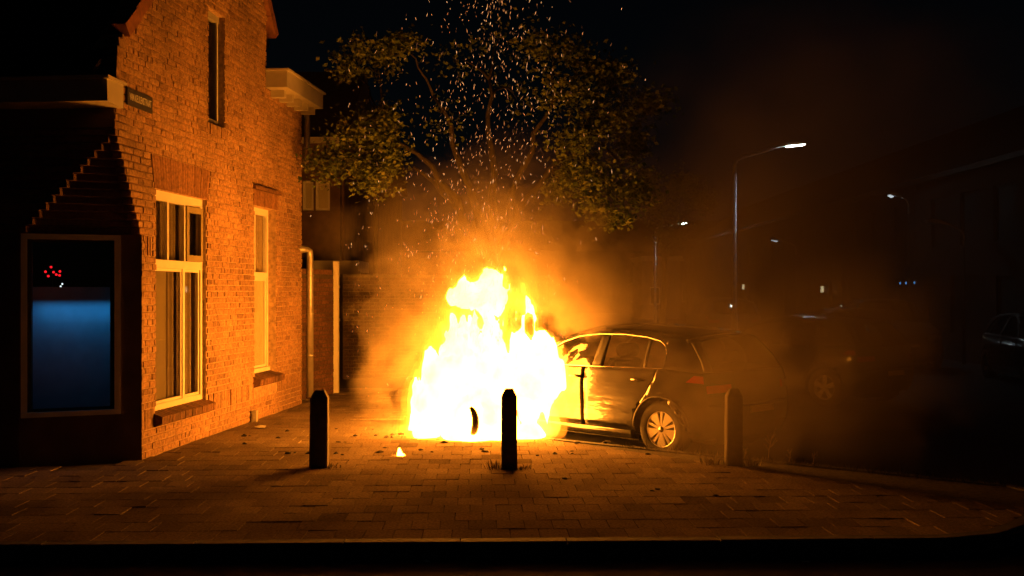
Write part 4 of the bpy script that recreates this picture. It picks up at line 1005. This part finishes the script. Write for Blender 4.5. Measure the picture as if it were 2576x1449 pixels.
# ------------------------------------------------------------------ weeds, debris, litter
def tuft(c, n, spread, hgt, name, label, cat, group=None, mat='grass_blade'):
    m = MB()
    for i in range(n):
        a = random.uniform(0, 6.283); r_ = spread*random.random()**.6; b0 = Vector((math.cos(a)*r_, math.sin(a)*r_, 0)); h = hgt*random.uniform(.4, 1.1); w = .004
        d = Vector((math.cos(a)*random.uniform(.1, .7), math.sin(a)*random.uniform(.1, .7), 1)).normalized(); sd = Vector((-math.sin(a+random.uniform(-1, 1)), math.cos(a), 0))*w
        mid = b0+d*h*.55; tip = b0+d*h+Vector((d.x, d.y, -.5))*h*.22
        m.add([b0-sd, b0+sd, mid+sd*.8, mid-sd*.8, tip], [(0, 1, 2, 3), (3, 2, 4)])
    return tag(m.build(name, mat, loc=(c[0], c[1], 0.0), fix=False), label, cat, group)
tuft(B2[1]+Vector((-.13, -.02, 0)), 70, .11, .10, 'grass_tuft', 'grass tuft at the left foot of the middle bollard', 'grass')
tuft(B2[1]+Vector((.12, -.04, 0)), 55, .10, .055, 'grass_tuft', 'low dark grass tuft at the right foot of the middle bollard', 'grass')
tuft(B1[1]+Vector((.12, -.03, 0)), 40, .11, .05, 'grass_tuft', 'low grass tuft at the foot of the bollard nearest the house', 'grass')
tuft(B3[1]+Vector((-.20, .08, 0)), 80, .14, .11, 'grass_tuft', 'grass tuft left of the bollard by the hatchback rear', 'grass')
tuft(B3[1]+Vector((.15, .0, 0)), 80, .13, .10, 'grass_tuft', 'grass tuft right of the bollard by the hatchback rear', 'grass')
# weeds rooted in the kerb joint
m = MB()
for i in range(420):
    t = random.random()**.8; a = Vector((1.2, 12.20)).lerp(Vector((4.5, 9.76)), t)+Vector((random.gauss(0, .05), random.gauss(-.09, .06)))
    h = random.uniform(.015, .085)*(1 if random.random() < .9 else 1.8)*(1.0-.35*t); d = Vector((random.gauss(0, .4), random.gauss(0, .4), 1)).normalized(); sd = Vector((random.choice((-1, 1))*.0035, .001, 0)); b0 = Vector((a.x, a.y, 0))
    m.add([b0-sd, b0+sd, b0+d*h*.6+sd*.7, b0+d*h*.6-sd*.7, b0+d*h+Vector((d.x*.3*h, 0, 0))], [(0, 1, 2, 3), (3, 2, 4)])
tag(m.build('weeds', 'grass_blade', fix=False), 'dry weeds growing along the kerb joint', 'weeds', kind='stuff')
def stalk(px, py, hgt, label, n=5):
    Y = CH*FPX/(py-HOR); p = at(px, py, Y); p.z = 0; o = empty('dead_weed', p); tag(o, label, 'weed', 'dry weed stalks by the kerb')
    pts_ = [Vector((0, 0, -.02)), Vector((.01, 0, hgt*.4)), Vector((.05*hgt*4, .02, hgt))]
    MB().tube(pts_, [.0045, .0035, .0015], 5).build('stem', 'dead_stalk', o)
    for i in range(n):
        t = random.uniform(.25, .9); q = pts_[0].lerp(pts_[2], t); s_ = random.choice((-1, 1)); e_ = q+Vector((s_*random.uniform(.03, .09)*hgt*4, random.uniform(-.03, .03), random.uniform(.05, .15)*hgt*3))
        MB().tube([q, q.lerp(e_, .5)+Vector((0, 0, -.006)), e_], [.003, .0022, .001], 4).build('twig', 'dead_stalk', o)
        MB().lathe_y([(.0005, -.006), (.005, 0), (.0005, .006)], 5).build('seed_head', 'dead_stalk', o, loc=e_)
stalk(1932, 1154, .24, 'tallest forked dry weed stalk right of the bollard by the hatchback', 9)
stalk(1985, 1158, .10, 'short dry weed stalk beside the tallest one', 5); stalk(2045, 1163, .11, 'bent dry weed stalk farther right along the kerb', 5); stalk(1872, 1152, .09, 'thin dry weed stalk just right of the bollard', 4)
# burnt scraps blown out over the paving
fr = 0
for i in range(52):
    if i < 34: px = random.uniform(560, 1240); py = random.uniform(1075, 1150)
    elif i < 46: px = random.uniform(1310, 1660); py = random.uniform(1108, 1150)
    else: px, py = [(1655, 1232), (1640, 1236), (1800, 1247), (1420, 1205), (1425, 1105), (945, 1096)][i-46]
    Y = CH*FPX/(py-HOR); p = at(px, py, Y); p.z = .002; s_ = random.uniform(.015, .042)
    m = MB(); nn = 7; v = []
    for lay, (zz, ff) in enumerate(((0, 1), (random.uniform(.25, .6), .75), (random.uniform(.5, .9), .2))):
        for a in range(nn): r_ = s_*ff*random.uniform(.55, 1.15); an = a*6.283/nn; v.append((r_*math.cos(an)*1.5, r_*math.sin(an), zz*s_*.8))
    m.add(v, [(l*nn+a, l*nn+(a+1) % nn, (l+1)*nn+(a+1) % nn, (l+1)*nn+a) for l in range(2) for a in range(nn)]+[tuple(range(2*nn, 3*nn))])
    o = m.build('charred_fragment', 'charred', loc=p); o.rotation_euler = (0, 0, random.uniform(0, 6))
    fixed = {46: 'dark charred lump in the open paving right of the middle bollard', 47: 'small dark chip beside the dark charred lump on the open paving', 48: 'charred sliver on the paving below the right-hand bollard', 49: 'charred crumb on the paving just right of the middle bollard foot', 50: 'upright charred scrap on the paving below the front door of the hatchback', 51: 'charred scrap at the left edge of the blaze'}
    zone = 'left of the bollard nearest the house' if px < 800 else 'between the two left-hand bollards' if px < 1281 else 'right of the middle bollard, before the hatchback'
    tag(o, fixed.get(i, 'small charred fragment on the paving '+zone), 'debris', 'charred fragments on the paving')
def scrap(px, py, s_, road, label, mat='paper_scrap'):
    z = ROAD if road else 0.0; Y = (CH-z)*FPX/(py-HOR); p = at(px, py, Y); p.z = z+.006; m = MB(); v = []
    for i in range(3):
        for j in range(3): v.append(((i-1)*s_+random.uniform(-.3, .3)*s_, (j-1)*s_*.6+random.uniform(-.2, .2)*s_, random.uniform(0, .5)*s_))
    v += [(x, y, z_-.003) for x, y, z_ in v]
    f = [(i*3+j, (i+1)*3+j, (i+1)*3+j+1, i*3+j+1) for i in range(2) for j in range(2)]; f += [tuple(9+k for k in q[::-1]) for q in f]
    tag(m.add(v, f).build('litter_scrap', mat, loc=p, fix=False), label, 'litter', 'litter by the kerb')
scrap(1073, 1415, .022, True, 'pale scrap in the gutter below the middle bollard'); scrap(1618, 1411, .014, True, 'tiny pale scrap in the gutter below the rear wheel')
scrap(2026, 1416, .024, True, 'crumpled white scrap in the gutter, largest of the litter'); scrap(2286, 1415, .012, True, 'tiny pale scrap in the gutter at the far right'); scrap(392, 1325, .014, False, 'pale scrap on the dark paving below the house corner')
scrap(655, 1077, .07, False, 'flat pale piece lying at the foot of the gable wall', 'gutter_paint'); scrap(372, 1420, .014, True, 'small bright scrap in the gutter near the left edge'); scrap(500, 1418, .010, True, 'speck of litter in the gutter left of the middle')

# ------------------------------------------------------------------ garden wall, post, houses behind
gw = tag(empty('garden_wall', (-3.25, 17.1, 0)), 'brick garden wall behind the house, ending at a pale post', 'wall')
def wall_run(a, b2, h, parent, org, courses, mat='dark_brick', th=.2):
    a, b2 = Vector(a), Vector(b2); d = (b2-a); L_ = d.length; d /= L_; n = Vector((d.y, -d.x))
    core_ = MB(); pl = [a+n*-.008, b2+n*-.008, b2-n*th, a-n*th]; core_.prism([(p.x-org[0], p.y-org[1]) for p in pl], -.05, h).build('wall_core', 'old_mortar', parent)
    k = 0
    lst = []
    while (k+1)*CO <= h+.001:
        e = -.11*(k % 2)
        while e < L_:
            s0, s1 = max(e, 0)+.006, min(e+.22, L_)-.006
            if s1-s0 > .03: lst.append((s0, s1, k*CO+.006, k*CO+CO-.006))
            e += .22
        k += 1
    return lst, a, d, n
def brick_run(lst, a, d, n, parent, org, n_single, mat='dark_brick'):
    rest_ = MB(); random.shuffle(lst)
    for i, (s0, s1, z0, z1) in enumerate(lst):
        o_ = random.gauss(0, .002); P = []
        for s_ in (s0, s1):
            for t_ in (o_, -.06):
                q = a+d*s_+n*t_; P.append((q.x, q.y))
        pl = [P[0], P[2], P[3], P[1]]
        if i < n_single:
            c = (sum(p[0] for p in pl)/4, sum(p[1] for p in pl)/4); MB().prism([(x-c[0], y-c[1]) for x, y in pl], z0, z1).build('brick', mat, parent, loc=(c[0]-org[0], c[1]-org[1], 0))
        else: rest_.prism([(x-org[0], y-org[1]) for x, y in pl], z0, z1)
    if rest_.v: rest_.build('brickwork', mat, parent)['kind'] = 'stuff'
L1 = wall_run((-3.42, 17.3), (-3.06, 18.42), 2.04, gw, (-3.25, 17.1), 28)
brick_run(*L1, gw, (-3.25, 17.1), 60, 'dark_brick')
MB().prism([(-.16, .16), (.16, 1.32), (.30-.4, 1.4), (-.45, .2)], 2.041, 2.12).build('coping', 'dark_brick', gw)
tag(MB().box((-.045, -.045, -.05), (.045, .045, 2.27)).build('gate_post', 'white_paint', loc=(*((at(846, 980, 18.55)).xy), 0)), 'pale upright post at the end of the garden wall', 'post')
g2 = tag(empty('boundary_wall', (-1.5, 22.5, 0)), 'dark brick boundary wall behind the smoke', 'wall')
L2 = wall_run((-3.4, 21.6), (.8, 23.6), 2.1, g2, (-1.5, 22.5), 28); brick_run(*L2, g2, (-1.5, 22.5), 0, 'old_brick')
def building(name, label, x0, y0, x1, y1, depth, h, roof_h, wins, mat='far_brick', group='houses around the junction'):
    """a house whose facade runs from (x0,y0) to (x1,y1); windows are (s0, s1, z0, z1, material of the pane)"""
    a, b2 = Vector((x0, y0)), Vector((x1, y1)); d = b2-a; L_ = d.length; rz = math.atan2(d.y, d.x)
    o = tag(empty(name, (x0, y0, ROAD), rz), label, 'house', group)
    m = MB(); xs = sorted({0, L_, *[w[0] for w in wins], *[w[1] for w in wins]}); zs = sorted({0, h, *[w[2] for w in wins], *[w[3] for w in wins]})
    for z0, z1 in zip(zs, zs[1:]):
        for s0, s1 in zip(xs, xs[1:]):
            if not any(w[0] < (s0+s1)/2 < w[1] and w[2] < (z0+z1)/2 < w[3] for w in wins): m.box((s0, 0, z0), (s1, .2, z1))
    m.box((.002, .6, 0), (L_-.002, depth, h-.002)); m.build('wall', mat, o)
    if roof_h: MB().add([(-.2, -.25, h), (L_+.2, -.25, h), (L_+.2, depth+.2, h), (-.2, depth+.2, h), (-.2, depth/2, h+roof_h), (L_+.2, depth/2, h+roof_h)], [(0, 1, 5, 4), (2, 3, 4, 5), (0, 4, 3), (1, 2, 5), (0, 3, 2, 1)]).build('roof', 'roof_tile', o)
    else: MB().box((-.15, -.2, h), (L_+.15, depth, h+.25)).build('roof', 'gutter_paint', o)
    MB().box((-.2, -.32, h-.12), (L_+.2, -.22, h+.02)).build('gutter', 'black_plastic' if name in ('terraced_house', 'end_terrace', 'left_street_house') else 'gutter_paint', o)
    for (s0, s1, z0, z1, pm) in wins:
        w = empty('door' if z0 < .2 else 'window', parent=o); f = MB(); t_ = .06
        f.box((s0, .06, z0), (s0+t_, .12, z1)); f.box((s1-t_, .06, z0), (s1, .12, z1)); f.box((s0+t_, .06, z1-t_), (s1-t_, .12, z1)); f.box((s0+t_, .06, z0), (s1-t_, .12, z0+t_)); f.build('frame', 'black_plastic' if name == 'terraced_house' else 'white_paint', w)
        MB().box((s0+t_, .09, z0+t_), (s1-t_, .10, z1-t_)).build('pane', 'dull_pane' if name == 'terraced_house' else 'window_glass', w)
        MB().box((s0+t_, .125, z0+t_), (s1-t_, .129, z1-t_)).build('curtain', pm, w)
    return o
building('rear_house', 'dark house behind the garden wall with two pale curtained upstairs windows', -6.6, 25.0, -4.0, 25.0, 6, 5.4, 2.2,
         [(1.72, 1.98, 3.75, 4.45, 'net_curtain'), (2.02, 2.36, 3.75, 4.45, 'net_curtain')])
building('lean_to_shed', 'low shed with a pale roof edge behind the garden wall', -4.3, 24.0, -3.55, 24.0, 1.5, 2.3, 0, [(.2, .6, 1.2, 2.0, 'seat_cloth')])
# the terrace on the right of the street, house by house
TX = 12.0
for i in range(8):
    y0 = 18+7.0*i; wins = []
    for s0 in (.6, 2.6, 4.6):
        wins.append((s0, s0+1.15, 3.1, 4.5, 'seat_cloth'))
    wins += [(.6, 1.6, 0.05, 2.25, 'seat_cloth'), (2.4, 4.4, .75, 2.3, 'seat_cloth'), (5.1, 6.2, .75, 2.3, 'seat_cloth')]
    nm = ['first', 'second', 'third', 'fourth', 'fifth', 'sixth', 'seventh', 'eighth'][i]
    lab = 'dark terraced house on the right of the street, %s along' % nm
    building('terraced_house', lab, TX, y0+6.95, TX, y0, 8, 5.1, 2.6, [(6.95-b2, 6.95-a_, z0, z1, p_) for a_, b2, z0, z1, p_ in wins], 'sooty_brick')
building('flat_roofed_building', 'pale flat-roofed building far down the street behind the lamp posts', 9.0, 74, 11.6, 74, 6, 4.1, 0, [(.5, 1.2, 1.0, 2.2, 'seat_cloth')], 'far_render')
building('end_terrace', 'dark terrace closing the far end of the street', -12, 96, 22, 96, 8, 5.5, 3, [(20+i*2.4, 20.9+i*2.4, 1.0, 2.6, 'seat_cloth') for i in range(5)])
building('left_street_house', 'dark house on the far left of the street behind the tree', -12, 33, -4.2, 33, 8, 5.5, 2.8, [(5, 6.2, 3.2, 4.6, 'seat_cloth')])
tag(MB().box((-.02, -.02, -.02), (.02, .02, .02)).build('x', 'blue_signal_glow'), '', '') if False else None
for i, (px, py) in enumerate(((2265, 712), (2280, 712), (2301, 711))):
    Y = TX*FPX/(px-1288); p = at(px, py, Y); o = empty('blue_signal_light', p); o.rotation_euler = (0, 0, R(90))
    MB().box((-.06, -.0, -.08), (.06, .05, .08)).build('housing', 'black_plastic', o, loc=(0, -.05, 0)); 
    MB().lathe_y([(.0005, .035), (.028, .028), (.04, .0)], 12).build('lens', 'blue_signal_glow', o, True, loc=(0, .0, 0)).rotation_euler = (0, 0, R(0))
    tag(o, ['leftmost', 'middle', 'rightmost'][i]+' of three small blue lights on the terrace above the tall dark car', 'light', 'blue lights on the terrace')

# ------------------------------------------------------------------ street lamps
def street_lamp(x, y, h, arm, lift, label, lit=True, power=60, face=0, lens=0.0):
    o = tag(empty('street_lamp', (x, y, ROAD), R(face)), label, 'street lamp', 'street lamps')
    MB().tube([(0, 0, -.2), (0, 0, 1.2), (0, 0, 1.25), (0, 0, h-.5)], [.095, .095, .072, .06] if power > 5 else [.05, .05, .03, .025], 12).build('post', 'lamp_steel' if power > 5 else 'black_plastic', o, True)
    s = 1 if arm > 0 else -1
    MB().tube([(0, 0, h-.5), (0, 0, h-.22), (s*.06, 0, h-.08), (s*.20, 0, h), (arm*.55, 0, h+lift*.6), (arm*.8, 0, h+lift)], .05 if power > 5 else .025, 10).build('arm', 'lamp_steel', o, True)
    hd = MB(); hx = arm*.72; L_ = abs(arm)*.28+.28
    hd.prism_xz([(hx, h+lift-.055), (hx+s*L_, h+lift+.02), (hx+s*(L_+.02), h+lift+.05), (hx+s*L_*.7, h+lift+.085), (hx+s*.1, h+lift+.04)], -.11, .11); hd.build('lamp_head', 'lamp_steel', o)
    ln = MB(); ln.prism_xz([(hx+s*.25, h+lift-.058), (hx+s*(L_-.02), h+lift-.005), (hx+s*(L_-.02), h+lift+.015+lens), (hx+s*.25, h+lift-.03+lens)], -.115, .115)
    ln.build('lamp_lens', ('lamp_glow' if power > 5 else 'lamp_glow_far') if lit else 'lamp_steel', o)
    if lit and power:
        l = bpy.data.lights.new('lamp_light', 'SPOT'); l.energy = power; l.color = (.82, .95, 1.0); l.spot_size = R(150); l.spot_blend = .6; l.shadow_soft_size = .1
        lo_ = bpy.data.objects.new('lamp_light', l); COL.objects.link(lo_); lo_.parent = o; lo_.location = (hx+s*L_*.6, 0, h+lift-.10)
    return o
p = at(1848, 735, 31); street_lamp(p.x, 31, 5.75, 1.75, .35, 'tall street lamp with curved arm and cold white light, nearest of all', True, 40)
p = at(1648, 735, 62); street_lamp(p.x, 62, 5.6, 1.55, .2, 'lit street lamp far left, its arm ending beside the tree', True, 6, 0, .03)
p = at(2002, 735, 44); street_lamp(p.x, 44, 3.85, -.72, .12, 'lit street lamp farthest down the street, arm pointing left', True, .5, 0, .0)
p = at(2285, 735, 31); street_lamp(p.x, 31, 4.6, -.30, .04, 'lit street lamp in front of the terrace, its post lost in the dark', True, .3, 0, .0)
for px, py, Y, lab in ((2080, 728, 41.0, 'small lit wall lamp on the terrace, right of the silver car'), (1878, 722, 55.0, 'small lit wall lamp on the terrace far down the street, beside the main lamp post')):
    q = at(px, py, Y); o = tag(empty('wall_lamp', (TX, Y, q.z)), lab, 'wall lamp', 'wall lamps on the terrace')
    MB().box((-.10, -.03, .12), (.0, .03, .18)).build('bracket', 'black_plastic', o); MB().box((-.20, -.05, -.12), (-.10, .05, .12)).build('lantern', 'warm_window_glow', o); MB().box((-.26, -.09, .122), (-.08, .09, .15)).build('cap', 'black_plastic', o)
p = at(2425, 735, 27.5); street_lamp(p.x, 27.5, 3.5, -.7, .15, 'unlit street lamp before the terrace on the right', False, 0)
